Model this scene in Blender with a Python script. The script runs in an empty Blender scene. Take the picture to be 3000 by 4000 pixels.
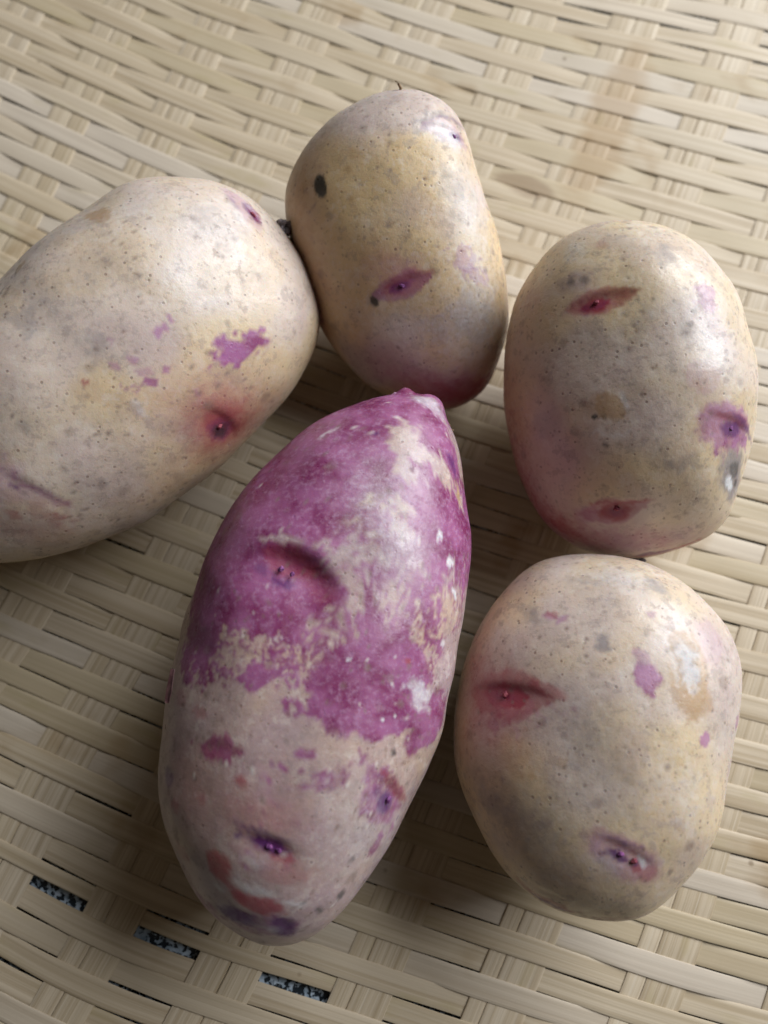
import bpy, bmesh, math
import numpy as np
from mathutils import Vector, Matrix

# ------------------------------------------------------------------ camera, light, exposure
scene = bpy.context.scene
cam_d = bpy.data.cameras.new('camera')
cam = bpy.data.objects.new('camera', cam_d)
scene.collection.objects.link(cam)
scene.camera = cam
cam.location = (0.0, -0.048723, 0.193974)
cam.rotation_euler = (math.radians(14.1), 0, 0)
cam_d.sensor_fit = 'AUTO'
cam_d.sensor_width = 36.0
cam_d.lens = 27.05
cam_d.clip_start = 0.005
cam_d.clip_end = 20
cam_d.dof.use_dof = True
cam_d.dof.focus_distance = 0.158
cam_d.dof.aperture_fstop = 10.5

world = bpy.data.worlds.new('World')
scene.world = world
world.use_nodes = True
bg = world.node_tree.nodes['Background']
bg.inputs['Color'].default_value = (1.0, 0.83, 0.64, 1)
bg.inputs['Strength'].default_value = 0.046

def window_light(name, loc, size, power, col):
    l = bpy.data.lights.new(name, 'AREA')
    l.shape = 'RECTANGLE'
    l.size, l.size_y = size
    l.energy = power
    l.color = col
    o = bpy.data.objects.new(name, l)
    scene.collection.objects.link(o)
    o.location = loc
    o.rotation_euler = (Vector((0.0, 0.0, 0.02)) - Vector(loc)).to_track_quat('-Z', 'Y').to_euler()
    return o
AZ, EL, DIST = math.radians(34), math.radians(35), 1.0
window_light('window_daylight', (DIST*math.cos(EL)*math.cos(AZ), DIST*math.cos(EL)*math.sin(AZ), DIST*math.sin(EL)),
             (0.95, 0.72), 19.5, (0.92, 0.955, 1.0))

vs = scene.view_settings
vs.view_transform = 'Standard'
vs.look = 'None'
vs.exposure = 0.0
vs.gamma = 1.0
vs.use_curve_mapping = False
scene.render.engine = 'CYCLES'
scene.cycles.use_denoising = True
scene.cycles.max_bounces = 5
scene.cycles.diffuse_bounces = 3
scene.cycles.glossy_bounces = 2
scene.cycles.use_adaptive_sampling = True
scene.cycles.adaptive_threshold = 0.02

# ------------------------------------------------------------------ measured tables
# potatoes: centre (m), half depth, local axes, outline harmonics (m), skin marks, flank tints holding painted shade, and eyes in local mm
POTATO = {
 'left': dict(cen=(-0.06314,0.02604,0.03006), c=0.02737,
  M=((0.9332,0.1408,0.3307),(0,0.9201,-0.3916),(-0.3595,0.3654,0.8586)),
  co=(0.03997,0.003019,-0.000251,-0.001678,0.0104,0.0007063,0.0004758,-0.0009149,-0.0005842,-3.666e-05,0.0008348,0.0003323,0.000209,-0.0004132,2.803e-05,-0.0001202,0.0001255,4.836e-06,-4.645e-05,-0.0001143,-0.0001198,1.409e-05,-2.027e-06,7.701e-05,-2.215e-05,-4.134e-05,-2.574e-05,-2.421e-05,3.662e-05,2.02e-05,-2.908e-05,-1.019e-05,-3.04e-05),
  marks=[
   ('brown',0.4,(30.26,-5.727,17.12),(0.6138,-0.4637,0.639),(15.63,13.77,-5.017),0.22,0.6,0.2),  # lower right flank: warm shade put into the colour, some yellower skin
   ('pale',0.22,(5.274,33.66,19.45),(-0.2024,0.5769,0.7913),(16.29,5.347,0.2671),0.35,0.6,0.4),
   ('grey',0.3,(-10.11,26.53,15.25),(-0.6099,0.604,0.5131),(11.61,9.243,2.921),0.3,0.6,0.5),
   ('purple',0.95,(25.4,8.539,24.18),(0.3051,-0.02029,0.9521),(6.561,3.086,-2.037),0.36,0.12,0.5),
   ('purple',0.85,(22.79,6.857,24.91),(0.2664,-0.03948,0.963),(2.891,0.8532,-0.7647),0.7,0.12,0.5),
   ('purple',0.8,(7.898,-1.56,27),(0.09261,-0.07057,0.9932),(1.91,-1.034,-0.2516),0.7,0.12,0.6),
   ('purple',0.7,(9.227,9.553,26.84),(0.06299,0.06786,0.9957),(2.067,1.092,-0.2052),0.35,0.15,0.7),
   ('purple',0.7,(10.82,11.86,26.54),(0.07958,0.08973,0.9928),(0.7038,-0.7096,0.007719),0.7,0.15,0.3),
   ('purple',0.7,(10.72,1.933,26.92),(0.1039,-0.04055,0.9938),(0.8782,-0.6145,-0.1169),0.8,0.15,0.3),
   ('purple',0.5,(3.638,2.869,27.32),(0.01783,0.01443,0.9997),(1.265,-0.3518,-0.01747),0.6,0.15,0.5),
   ('purple',0.5,(0.6006,0.8547,27.36),(0.001835,0.002795,1),(1.083,-0.474,-0.0006623),0.6,0.15,0.5),
   ('purple',0.4,(5.856,0.9193,27.25),(0.04779,-0.02036,0.9987),(1.475,-0.5169,-0.0811),0.6,0.2,0.6),
   ('red',0.6,(-4.39,-2.882,27.28),(-0.04063,-0.004795,0.9992),(0.7033,-0.2585,0.02736),0.8,0.2,0.3),
   ('purple',0.4,(17.3,-1.956,25.33),(0.2519,-0.1717,0.9524),(0.9945,-0.4379,-0.3419),0.7,0.2,0.4),
   ('purple',0.4,(4.813,-2.006,27.21),(0.05784,-0.04537,0.9973),(2.684,-0.1655,-0.1632),0.3,0.2,0.6),
   ('purple',0.35,(-0.2577,5.602,27.23),(-0.03981,0.05383,0.9978),(1.052,-0.1913,0.05227),0.5,0.2,0.3),
   ('violet',0.6,(26.18,38.48,13.82),(0.3946,0.6373,0.6619),(2.155,-2.039,0.6781),0.5,0.3,0.12),
   ('red',0.9,(26.85,38.26,13.63),(0.4148,0.6331,0.6536),(1.175,-1.453,0.6615),0.65,0.3,0.1),
   ('purple',0.35,(24.21,39.15,14.25),(0.3289,0.6571,0.6782),(4.187,-4.173,2.012),0.45,0.35,0.2),
   ('pale',0.5,(23.29,36.08,17.12),(0.2975,0.536,0.7901),(3.208,-2.714,0.6337),0.35,0.5,0.2),
   ('violet',0.4,(21.22,39.37,15.22),(0.2186,0.6678,0.7115),(1.199,-1.263,0.8175),0.5,0.4,0.2),
   ('brown',0.8,(-4.994,30.84,16.1),(-0.5636,0.607,0.5602),(2.191,-0.5889,2.842),0.55,0.12,0.25),
   ('brown',0.7,(-18.65,18.19,13.62),(-0.7369,0.5224,0.4291),(-0.5842,-1.547,0.8802),0.6,0.15,0.2),
   ('grey',0.24,(-15.18,10.3,22.45),(-0.4619,0.3464,0.8165),(9.925,-4.917,7.7),0.7,0.5,0.6),
   ('grey',0.5,(-16.55,7.361,22.96),(-0.4253,0.344,0.8371),(2.239,-1.488,1.749),0.8,0.4,0.5),
   ('grey',0.21,(-7.365,17.89,23.23),(-0.3641,0.3608,0.8587),(8.08,5.886,0.9527),0.5,0.5,0.6),
   ('grey',0.3,(19.35,32.32,20.39),(0.1944,0.4235,0.8848),(7.1,-0.4254,-1.356),0.45,0.4,0.6),
   ('grey',0.18,(13.68,30.38,22.05),(0.052,0.4032,0.9136),(7.617,0.1652,-0.5065),0.5,0.5,0.6),
   ('grey',0.4,(-2.356,5.091,27.14),(-0.07055,0.0698,0.9951),(2.73,-1.737,0.3155),0.7,0.4,0.6),
   ('grey',0.18,(1.75,-7.057,27.07),(0.05428,-0.08316,0.9951),(5.446,-1.156,-0.3936),0.6,0.5,0.5),
   ('grey',0.45,(-14.66,-12.77,25.85),(-0.1895,-0.06072,0.98),(1.121,-1.281,0.1373),0.8,0.3,0.4),
   ('grey',0.35,(5.251,-6.598,26.83),(0.1022,-0.1043,0.9893),(1.345,-0.9466,-0.2387),0.8,0.3,0.5),
   ('grey',0.3,(24,3.658,24.22),(0.3273,-0.1416,0.9342),(3.84,-1.998,-1.648),0.8,0.3,0.6),
   ('grey',0.18,(10.03,-8.847,25.76),(0.2059,-0.1851,0.9609),(6.796,-1.18,-1.683),0.5,0.5,0.5),
   ('purple',0.1,(10.63,-5.896,26.15),(0.1827,-0.1473,0.9721),(16.16,-4.008,-3.646),0.6,0.6,0.4),
   ('red',0.95,(23.72,-8.421,20.54),(0.4914,-0.3908,0.7784),(7.544,-4.42,-6.982),0.7,0.6,0.2),
   ('dark',0.7,(23.97,-9.664,19.72),(0.5238,-0.4118,0.7457),(1.502,-0.8427,-1.52),0.8,0.4,0.2),
   ('red',0.5,(26.36,-6.609,19.75),(0.5213,-0.4133,0.7467),(12.09,-4.607,-10.99),0.7,0.7,0.2),
   ('violet',0.4,(23.91,-9.45,19.88),(0.5178,-0.4078,0.752),(2.292,-1.327,-2.297),0.8,0.4,0.2),
   ('purple',0.5,(-11.52,-25.73,23.93),(0.003767,-0.3198,0.9475),(7.024,-3.934,-1.356),0.09,0.3,0.2),
   ('purple',0.3,(-17.11,-23.95,23.89),(-0.192,-0.2128,0.958),(3.678,-4.926,-0.3572),0.7,0.4,0.3),
   ('violet',0.6,(-16.14,-25.09,23.79),(-0.1477,-0.2495,0.957),(0.8988,-0.6337,-0.02648),0.7,0.3,0.3),
   ('red',0.3,(-8.698,-31.18,21.33),(0.1072,-0.4882,0.8661),(3.707,-3,-2.149),0.5,0.4,0.4),
   ('red',0.28,(-12.94,-35.35,19.16),(0.08369,-0.5858,0.8061),(10.85,-1.591,-2.282),0.5,0.5,0.3),
   ('red',0.4,(-7.838,-30.53,21.58),(0.1116,-0.4764,0.8721),(1.632,-0.9602,-0.7333),0.6,0.3,0.5),
   ('red',0.4,(-15.58,-31.44,21.56),(-0.04272,-0.4306,0.9015),(1.407,-0.6615,-0.2493),0.6,0.3,0.5),
   ('brown',0.3,(-3.688,-4.139,27.29),(-0.02789,-0.01572,0.9995),(2.698,-1.439,0.05265),0.8,0.4,0.4),
   ('brown',0.45,(15.68,-21.86,17.81),(0.5111,-0.5454,0.6643),(20.3,15.72,-2.714),0.3,0.6,0.2),  # same band further down, painted shade over slightly yellower skin
   ('pale',0.25,(12.58,20.56,25.16),(0.09554,0.196,0.9759),(11.55,-1.508,-0.8281),0.6,0.7,0.4),
   ('pale',0.3,(6.138,-6.485,26.75),(0.1161,-0.1095,0.9872),(1.606,-1.673,-0.3744),0.3,0.4,0.2),
   ('dark',0.5,(-19.32,17.12,13.76),(-0.7377,0.5165,0.4348),(-0.08927,-0.8579,0.8675),0.14,0.3,0.2),
  ],
  eyes=[
   ((26.18,38.48,13.82),(0.3946,0.6373,0.6619),(2.804,-2.74,0.9666),0.5,1.4,1),
   ((23.58,-8.849,20.41),(0.497,-0.3932,0.7736),(5.178,-3.267,-4.987),0.55,1.6,1),
   ((-11.52,-25.95,23.86),(0.006314,-0.3252,0.9456),(7.213,-3.912,-1.394),0.18,0.8,1),
   ((-16.21,-24.79,23.86),(-0.1539,-0.2414,0.9581),(2.634,-1.604,0.01922),0.5,0.8,1),
  ]),
 'top': dict(cen=(0.004201,0.05872,0.0283), c=0.02021,
  M=((0.9997,-0.01379,-0.02127),(-0,0.8391,-0.544),(0.02535,0.5438,0.8388)),
  co=(0.0302,-0.0002777,-0.001805,-0.005575,-0.003591,-0.001484,5.419e-05,0.0001315,0.0001477,0.0006581,0.0003314,0.0001268,3.359e-05,-0.0001141,-5.45e-05,-0.0001531,7.622e-05,-6.809e-05,4.259e-05,7.908e-05,2.093e-05,4.258e-05,-1.08e-05,-2.89e-05,-3.27e-06,-3.302e-06,2.671e-05,-1.008e-05,2.327e-06,1.802e-06,-1.539e-05,2.051e-06,-9.087e-06),
  marks=[
   ('brown',0.75,(-22.38,6.042,12.87),(-0.7269,-0.02839,0.6861),(3.027,-19.08,2.417),0.45,0.7,0.2),  # left flank: orange shade put into the skin colour, partly own tan
   ('pale',0.38,(16.3,3.483,15.12),(0.6247,0.1927,0.7567),(3.888,-19.95,1.872),0.32,0.6,0.4),
   ('pale',0.28,(14,-18.46,17.04),(0.3245,-0.1671,0.931),(10.39,-7.085,-4.894),0.6,0.6,0.4),
   ('purple',0.7,(11.26,-32.16,12.79),(0.1674,-0.5486,0.8192),(16.25,-2.12,-4.74),0.42,0.7,0.25),  # wine underside: own flush, with shade put into the colour
   ('red',0.75,(13.04,-33.32,11.46),(0.2654,-0.5959,0.758),(16.8,-1.93,-7.4),0.36,0.7,0.25),  # red of the same underside, part flush, part painted shade
   ('grey',0.4,(-11.91,-22.95,12.31),(-0.5565,-0.4827,0.6763),(6.479,-7.807,-0.2418),0.5,0.6,0.4),
   ('dark',0.95,(-17.64,13.3,15.59),(-0.4559,0.2203,0.8623),(0.6357,-2.435,0.9581),0.58,0.18,0.08),
   ('dark',0.9,(-6.092,-11.13,18.97),(-0.1857,-0.1565,0.9701),(0.7204,-0.9974,-0.023),0.75,0.2,0.1),
   ('purple',0.6,(0.06533,-7.777,19.96),(-0.02889,-0.07289,0.9969),(6.527,2.491,0.3712),0.44,0.2,0.12),
   ('red',0.45,(1.504,-6.997,20.04),(-0.005019,-0.05633,0.9984),(5.904,2.085,0.1473),0.42,0.3,0.12),
   ('purple',0.3,(-1.758,-5.005,20.07),(-0.04329,-0.04808,0.9979),(8.136,0.8892,0.3958),0.5,0.6,0.2),
   ('purple',0.95,(-0.1401,-7.772,19.96),(-0.03075,-0.07387,0.9968),(2.767,1.262,0.1789),0.42,0.35,0.1),
   ('violet',0.6,(-0.5533,-7.975,19.93),(-0.03592,-0.07857,0.9963),(2.055,0.9879,0.152),0.4,0.4,0.1),
   ('grey',0.5,(-5.446,-9.936,19.26),(-0.1585,-0.1335,0.9783),(2.11,1.223,0.5088),0.6,0.4,0.3),
   ('red',0.25,(-3.774,-3.026,20.03),(-0.0805,-0.03279,0.9962),(6.093,-2.005,0.4263),0.6,0.6,0.4),
   ('purple',0.35,(10.29,23.86,13.05),(0.5063,0.468,0.7243),(5.463,-1.975,-2.543),0.4,0.3,0.15),
   ('pale',0.5,(9.67,23.36,13.76),(0.4548,0.4532,0.7667),(4.113,-1.755,-1.402),0.5,0.4,0.2),
   ('violet',0.9,(12.07,23.15,11.98),(0.6543,0.4177,0.6304),(1.509,-0.4262,-1.283),0.45,0.35,0.15),
   ('violet',0.45,(12.21,26.17,9.235),(0.6846,0.5447,0.4844),(4.051,-1.377,-4.176),0.1,0.4,0.1),
   ('violet',0.4,(15.1,21.07,8.868),(0.8635,0.3157,0.3932),(0.8365,-1.339,-0.7618),0.15,0.3,0.1),
   ('grey',0.55,(6.259,25.94,13.59),(0.2525,0.5572,0.7911),(3.478,1.693,-2.303),0.35,0.3,0.4),
   ('purple',0.5,(14.74,-3.126,17.29),(0.468,0.1134,0.8764),(2.812,-1.637,-1.29),0.6,0.15,0.6),
   ('purple',0.5,(17.16,-5.553,16.16),(0.5578,0.1172,0.8217),(2.696,-1.887,-1.561),0.5,0.15,0.6),
   ('grey',0.38,(10.22,12.96,17.06),(0.4821,0.1603,0.8613),(2.702,-4.126,-0.7441),0.7,0.4,0.5),
   ('grey',0.18,(13.59,6.369,16.31),(0.5309,0.2085,0.8214),(3.231,-4.839,-0.8604),0.6,0.5,0.5),
   ('grey',0.5,(16.11,-15.45,16.65),(0.4164,-0.1121,0.9022),(4.551,-2.961,-2.469),0.8,0.4,0.5),
   ('grey',0.4,(7.058,-17.43,18.67),(0.08608,-0.1746,0.9809),(3.205,-2.557,-0.7364),0.8,0.4,0.5),
   ('grey',0.3,(20.65,6.589,7.242),(0.8927,0.3386,0.2974),(1.986,-5.299,0.07313),0.6,0.5,0.4),
   ('purple',0.24,(9.785,-21.52,17.47),(0.1595,-0.2369,0.9584),(15.62,-6.049,-4.095),0.8,0.5,0.4),
   ('red',0.65,(18.52,-33.96,6.773),(0.6426,-0.6317,0.4336),(7.589,6.982,-1.076),0.45,0.4,0.3),  # wine tints down to the next purple and red: flush plus painted shade
   ('purple',0.5,(19.9,-34.04,3.515),(0.7473,-0.6369,0.1896),(6.046,6.967,-0.4282),0.4,0.4,0.3),
   ('red',0.5,(8.015,-34.45,11.27),(-0.03073,-0.6833,0.7295),(9.141,-1.908,-1.402),0.5,0.5,0.3),
   ('pale',0.35,(18.19,-12.43,15.81),(0.5289,-0.04445,0.8475),(6.125,-8.854,-4.287),0.6,0.6,0.4),
   ('pale',0.2,(-2.931,-16.08,18.54),(-0.1307,-0.22,0.9667),(8.397,-3.118,0.426),0.5,0.6,0.5),
   ('brown',0.5,(-22.48,0.1151,11.75),(-0.7803,-0.1707,0.6017),(2.863,-10.22,0.8155),0.6,0.5,0.2),  # more of the left side's shade, painted brown over tan skin
   ('brown',0.3,(-16.77,20.18,13.16),(-0.4482,0.4652,0.7633),(4.331,-6.166,6.301),0.7,0.6,0.3),
   ('red',0.18,(-18.86,-6.983,13.6),(-0.6707,-0.2304,0.705),(4.096,-8.222,1.21),0.6,0.6,0.3),
   ('grey',0.18,(-3.519,30.9,9.834),(-0.1239,0.7922,0.5975),(8.028,0.1346,1.487),0.35,0.5,0.4),
   ('grey',0.25,(-14.83,26.12,9.537),(-0.4993,0.6614,0.5597),(4.21,2.558,0.7333),0.5,0.5,0.4),
   ('brown',0.6,(-11.35,16.21,17.06),(-0.2475,0.2902,0.9244),(0.7076,-0.6907,0.4063),0.9,0.3,0.2),
   ('brown',0.4,(-9.52,19.27,16.49),(-0.2362,0.347,0.9076),(1.424,-0.6622,0.6238),0.7,0.4,0.3),
   ('brown',0.5,(-10.93,10.39,18.54),(-0.2074,0.1585,0.9653),(0.5095,-0.4922,0.1903),0.9,0.3,0.2),
  ],
  eyes=[
   ((0.06533,-7.777,19.96),(-0.02889,-0.07289,0.9969),(6.325,2.298,0.3513),0.36,1.15,1),
   ((10.7,23.59,12.92),(0.5394,0.4534,0.7095),(5.724,-2.119,-2.998),0.36,1.15,1),
   ((6.457,25.94,13.53),(0.2624,0.5578,0.7874),(3.079,1.703,-2.232),0.5,0.5,1),
   ((17.01,-31.83,10.48),(0.5089,-0.5224,0.6842),(5.822,2.236,-2.623),0.5,0.3,1),
  ]),
 'right': dict(cen=(0.05681,0.0217,0.02906), c=0.02470,
  M=((0.9455,-0.1219,-0.302),(-0,0.9273,-0.3744),(0.3257,0.354,0.8767)),
  co=(0.03259,-0.001647,-0.0008141,-0.00543,-9.545e-05,0.0002832,0.0002526,0.0003079,0.0002417,5.209e-06,0.0001529,0.0002625,-0.0001459,1.574e-05,-0.0001107,-0.0001139,-3.013e-05,-4.384e-05,-3.871e-05,2.528e-05,4.964e-05,3.932e-05,8.339e-05,1.625e-05,-2.198e-05,2.403e-06,-5.079e-05,-1.239e-05,2.746e-06,-3.144e-05,8.706e-06,5.345e-07,1.775e-06),
  marks=[
   ('brown',0.4,(-26.03,1.492,12.77),(-0.8669,0.03355,0.4973),(1.045,-18.68,3.082),0.5,0.6,0.2),  # left flank: yellower skin, its warm shade put into the colour too
   ('pale',0.35,(16.11,7.234,20.31),(0.5467,0.1077,0.8304),(1.672,-12.08,0.4664),0.45,0.6,0.4),
   ('pale',0.2,(5.989,31.9,12.8),(0.2749,0.7686,0.5776),(12.52,-2.417,-2.741),0.3,0.6,0.4),
   ('red',0.55,(-4.275,18.6,22.32),(-0.05967,0.2878,0.9558),(7.51,0.5359,0.3074),0.34,0.2,0.1),
   ('purple',0.25,(-6.847,18.4,22.08),(-0.1618,0.2746,0.9479),(6.341,0.1238,1.046),0.5,0.6,0.15),
   ('brown',0.4,(-3.177,18.79,22.31),(-0.02513,0.2952,0.9551),(6.26,0.5982,-0.02021),0.3,0.3,0.1),
   ('red',1,(-5.601,18.01,22.38),(-0.112,0.2692,0.9566),(3.483,0.476,0.2737),0.34,0.3,0.15),
   ('violet',0.3,(-5.787,17.94,22.37),(-0.1197,0.267,0.9562),(2.755,0.3282,0.2531),0.3,0.4,0.1),
   ('purple',0.35,(-8.314,17.45,22.05),(-0.2179,0.2518,0.9429),(4.575,-0.3072,1.139),0.45,0.5,0.2),
   ('brown',0.7,(0.5945,19.12,22.16),(0.042,0.3114,0.9494),(2.48,0.1238,-0.1503),0.4,0.4,0.1),
   ('grey',0.45,(-8.878,23.01,19.98),(-0.2451,0.3901,0.8875),(4.007,-1.688,1.849),0.6,0.5,0.4),
   ('purple',0.14,(-8.447,22.1,20.48),(-0.2257,0.365,0.9032),(5.315,-3.033,2.554),0.7,0.5,0.3),
   ('dark',0.5,(-9.687,23.67,19.44),(-0.2831,0.4083,0.8678),(0.7341,-0.6873,0.5629),0.8,0.4,0.3),
   ('dark',0.5,(-7.263,23.26,20.24),(-0.1686,0.4022,0.8999),(0.7163,-0.6832,0.4395),0.8,0.4,0.3),
   ('purple',0.42,(-5.536,-24.89,20.04),(-0.1235,-0.4197,0.8992),(7.302,1.032,1.485),0.4,0.2,0.12),
   ('red',0.3,(-5.536,-24.89,20.04),(-0.1235,-0.4197,0.8992),(7.302,1.032,1.485),0.4,0.2,0.12),
   ('red',0.95,(-5.1,-25.32,19.9),(-0.1149,-0.4305,0.8952),(3.421,0.6421,0.7481),0.55,0.35,0.2),
   ('violet',0.5,(-5.117,-25.52,19.8),(-0.116,-0.4363,0.8923),(2.26,0.06928,0.3276),0.7,0.5,0.1),
   ('red',0.7,(-3.961,-23.08,21),(-0.08354,-0.3673,0.9263),(6.416,-0.05938,0.5551),0.1,0.4,0.1),
   ('purple',0.3,(-10.87,-25.24,18.69),(-0.2776,-0.4469,0.8504),(3.031,0.9918,1.511),0.5,0.4,0.2),
   ('purple',0.75,(18.15,-10.35,18.12),(0.6657,-0.159,0.7291),(4.746,-3.275,-5.048),0.6,0.3,0.25),
   ('violet',0.8,(18.64,-10.63,17.6),(0.691,-0.165,0.7038),(2.076,-1.291,-2.341),0.5,0.4,0.15),
   ('red',0.4,(19.67,-8.89,16.93),(0.7277,-0.1525,0.6687),(3.343,-1.886,-4.068),0.25,0.4,0.1),
   ('purple',0.6,(19.52,-13.87,15.68),(0.7544,-0.2245,0.6169),(2.634,-1.698,-3.839),0.35,0.25,0.6),
   ('violet',0.6,(21.91,-10.72,13.37),(0.8491,-0.183,0.4955),(2.706,-3.957,-6.099),0.08,0.3,0.1),
   ('purple',0.2,(13.83,1.132,22.06),(0.4281,0.01584,0.9036),(3.535,0.09713,-1.677),0.85,0.12,0.2),
   ('brown',0.35,(14.92,-2.654,21.46),(0.4753,-0.04902,0.8785),(0.9373,-4.537,-0.7603),0.75,0.12,0.15),
   ('brown',0.6,(-3.872,-2.859,24.57),(-0.06571,-0.02071,0.9976),(2.533,-1.976,0.1258),0.85,0.1,0.25),
   ('brown',0.35,(-6.769,-2.696,24.29),(-0.1326,-0.02383,0.9909),(1.656,-2.071,0.1717),0.8,0.3,0.4),
   ('dark',0.9,(-7.294,-4.522,24.15),(-0.149,-0.0414,0.988),(0.9218,-0.008084,0.1387),0.45,0.2,0.1),
   ('pale',0.5,(-1.263,-1.689,24.69),(-0.01497,-0.01037,0.9998),(0.5572,-1.921,-0.01158),0.25,0.3,0.2),
   ('pale',0.4,(-4.5,-8.151,24.26),(-0.07558,-0.08468,0.9935),(3.56,-0.5682,0.2224),0.12,0.3,0.2),
   ('grey',0.9,(19.11,-20.61,13.2),(0.8236,-0.2684,0.4996),(1.577,-4.508,-5.022),0.62,0.3,0.25),
   ('dark',0.75,(19.71,-22.28,11.04),(0.871,-0.2887,0.3975),(-0.1285,-0.7247,-0.2449),0.9,0.3,0.2),
   ('pale',0.9,(18.14,-21.89,14.05),(0.7915,-0.2761,0.5452),(0.6178,-1.627,-1.721),0.5,0.3,0.3),
   ('pale',0.8,(19.8,-24.1,9.275),(0.8937,-0.3144,0.32),(0.07591,-0.02713,-0.2387),0.4,0.3,0.3),
   ('dark',0.6,(19.44,-19.15,13.44),(0.8174,-0.2661,0.5109),(1.096,-0.7046,-2.12),0.6,0.3,0.3),
   ('purple',0.5,(15.88,16.49,18.07),(0.5688,0.3238,0.7561),(0.2704,-3.241,1.185),0.7,0.2,0.5),
   ('purple',0.15,(16.41,10.86,19.5),(0.5728,0.174,0.801),(2.088,-6.665,-0.04569),0.5,0.5,0.3),
   ('grey',0.45,(8.504,25.57,17.59),(0.3389,0.5242,0.7813),(2.764,-2.403,0.413),0.6,0.35,0.5),
   ('grey',0.18,(-0.511,30.76,15.6),(0.06326,0.6888,0.7222),(5.161,-3.274,2.67),0.5,0.5,0.5),
   ('grey',0.25,(5.198,13.18,23.28),(0.1484,0.1929,0.9699),(3.455,4.063,-1.337),0.28,0.35,0.6),
   ('grey',0.3,(11.14,11.45,22.11),(0.3362,0.1896,0.9225),(2.346,-3.042,-0.2296),0.7,0.5,0.5),
   ('pale',0.3,(-8.518,29.83,15.9),(-0.2192,0.6328,0.7427),(1.26,-2.316,2.345),0.6,0.3,0.3),
   ('red',0.25,(-3.309,30.23,16.21),(0.001228,0.6593,0.7519),(1.058,-0.9078,0.7943),0.7,0.3,0.2),
   ('purple',0.12,(-26.36,-14.76,7.098),(-0.9403,-0.2408,0.2404),(6.145,-22.16,1.837),0.5,0.6,0.2),
   ('red',0.65,(-27.02,-13.74,5.167),(-0.9614,-0.225,0.1582),(5.859,-23.5,2.178),0.6,0.7,0.3),  # reddish left rim: own red, with the flank's shade painted in
   ('red',0.8,(-18.04,-27.76,12.49),(-0.6269,-0.5446,0.5571),(9.626,-7.32,3.676),0.45,0.7,0.3),  # lower left red, partly shade put into the colour
   ('purple',0.3,(-15.97,-31.5,10.35),(-0.547,-0.697,0.4636),(8.625,-6.306,0.6959),0.4,0.5,0.3),
   ('red',0.3,(-19.72,21.86,13.85),(-0.688,0.4214,0.5908),(2.218,-5.87,6.769),0.6,0.5,0.2),
   ('red',0.7,(4.682,-36.59,8.83),(0.2199,-0.8921,0.3948),(7.433,1.755,-0.1751),0.22,0.3,0.2),
   ('violet',0.6,(2.208,-36.67,9.717),(0.1338,-0.8849,0.4462),(4.533,0.6351,-0.09995),0.28,0.3,0.2),
   ('purple',0.4,(-3.837,-32.48,15.29),(-0.1024,-0.6783,0.7276),(14.87,-3.681,-1.338),0.4,0.7,0.3),
   ('red',0.25,(2.849,-32.43,15.19),(0.132,-0.6821,0.7193),(6.584,-2.07,-3.171),0.4,0.5,0.4),
   ('grey',0.28,(-17.67,-5.391,20.65),(-0.4957,-0.06919,0.8657),(2.417,-2.557,1.18),0.8,0.3,0.3),
   ('grey',0.4,(8.348,-15.31,22.59),(0.2311,-0.1949,0.9532),(2.895,-1.67,-1.043),0.5,0.3,0.6),
   ('grey',0.35,(5.672,-15.46,23.02),(0.1117,-0.2139,0.9704),(1.162,-1.075,-0.3707),0.8,0.3,0.4),
   ('grey',0.15,(10.6,-24.01,19.06),(0.305,-0.419,0.8552),(5.375,-6.035,-4.875),0.7,0.5,0.5),
   ('dark',0.55,(-5.801,-10.41,23.91),(-0.1066,-0.1178,0.9873),(0.4236,-0.5016,-0.01414),0.9,0.3,0.2),
   ('dark',0.5,(9.358,16.01,21.6),(0.3032,0.2687,0.9143),(0.3039,-0.4264,0.02454),0.9,0.3,0.2),
   ('dark',0.5,(5.693,17,22.26),(0.1787,0.2745,0.9448),(0.3062,-0.4388,0.06955),0.9,0.3,0.2),
   ('dark',0.5,(13.12,13.8,20.7),(0.4282,0.2469,0.8693),(0.3716,-0.531,-0.03219),0.9,0.3,0.2),
   ('dark',0.45,(12,11.34,21.8),(0.3694,0.1906,0.9095),(0.3871,-0.5115,-0.05003),0.9,0.3,0.2),
   ('dark',0.4,(-5.578,-4.727,24.37),(-0.1075,-0.03833,0.9935),(0.4304,-0.415,0.03058),0.9,0.3,0.2),
   ('grey',0.4,(11,9.662,22.5),(0.3244,0.1531,0.9334),(0.6172,-0.7349,-0.09404),0.9,0.3,0.2),
  ],
  eyes=[
   ((-4.563,18.49,22.34),(-0.07029,0.2841,0.9562),(7.194,0.7525,0.3052),0.32,1.3,1),
   ((-5.232,-24.69,20.18),(-0.116,-0.413,0.9033),(7.089,0.8084,1.28),0.36,1.8,1),
   ((18.85,-10.28,17.48),(0.6988,-0.1608,0.697),(4.435,-3.051,-5.151),0.45,1.4,1),
   ((4.676,-35.56,10.83),(0.2103,-0.8389,0.502),(5.381,1.215,-0.2243),0.4,0.3,1),
   ((19.24,-21.17,12.68),(0.8364,-0.2741,0.4746),(-0.8047,-3.221,-0.4424),0.6,0.5,1),
  ]),
 'bottom': dict(cen=(0.04516,-0.05453,0.02537), c=0.02436,
  M=((0.966,0.0086,-0.2586),(-0,0.9994,0.03324),(0.2587,-0.03211,0.9654)),
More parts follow.
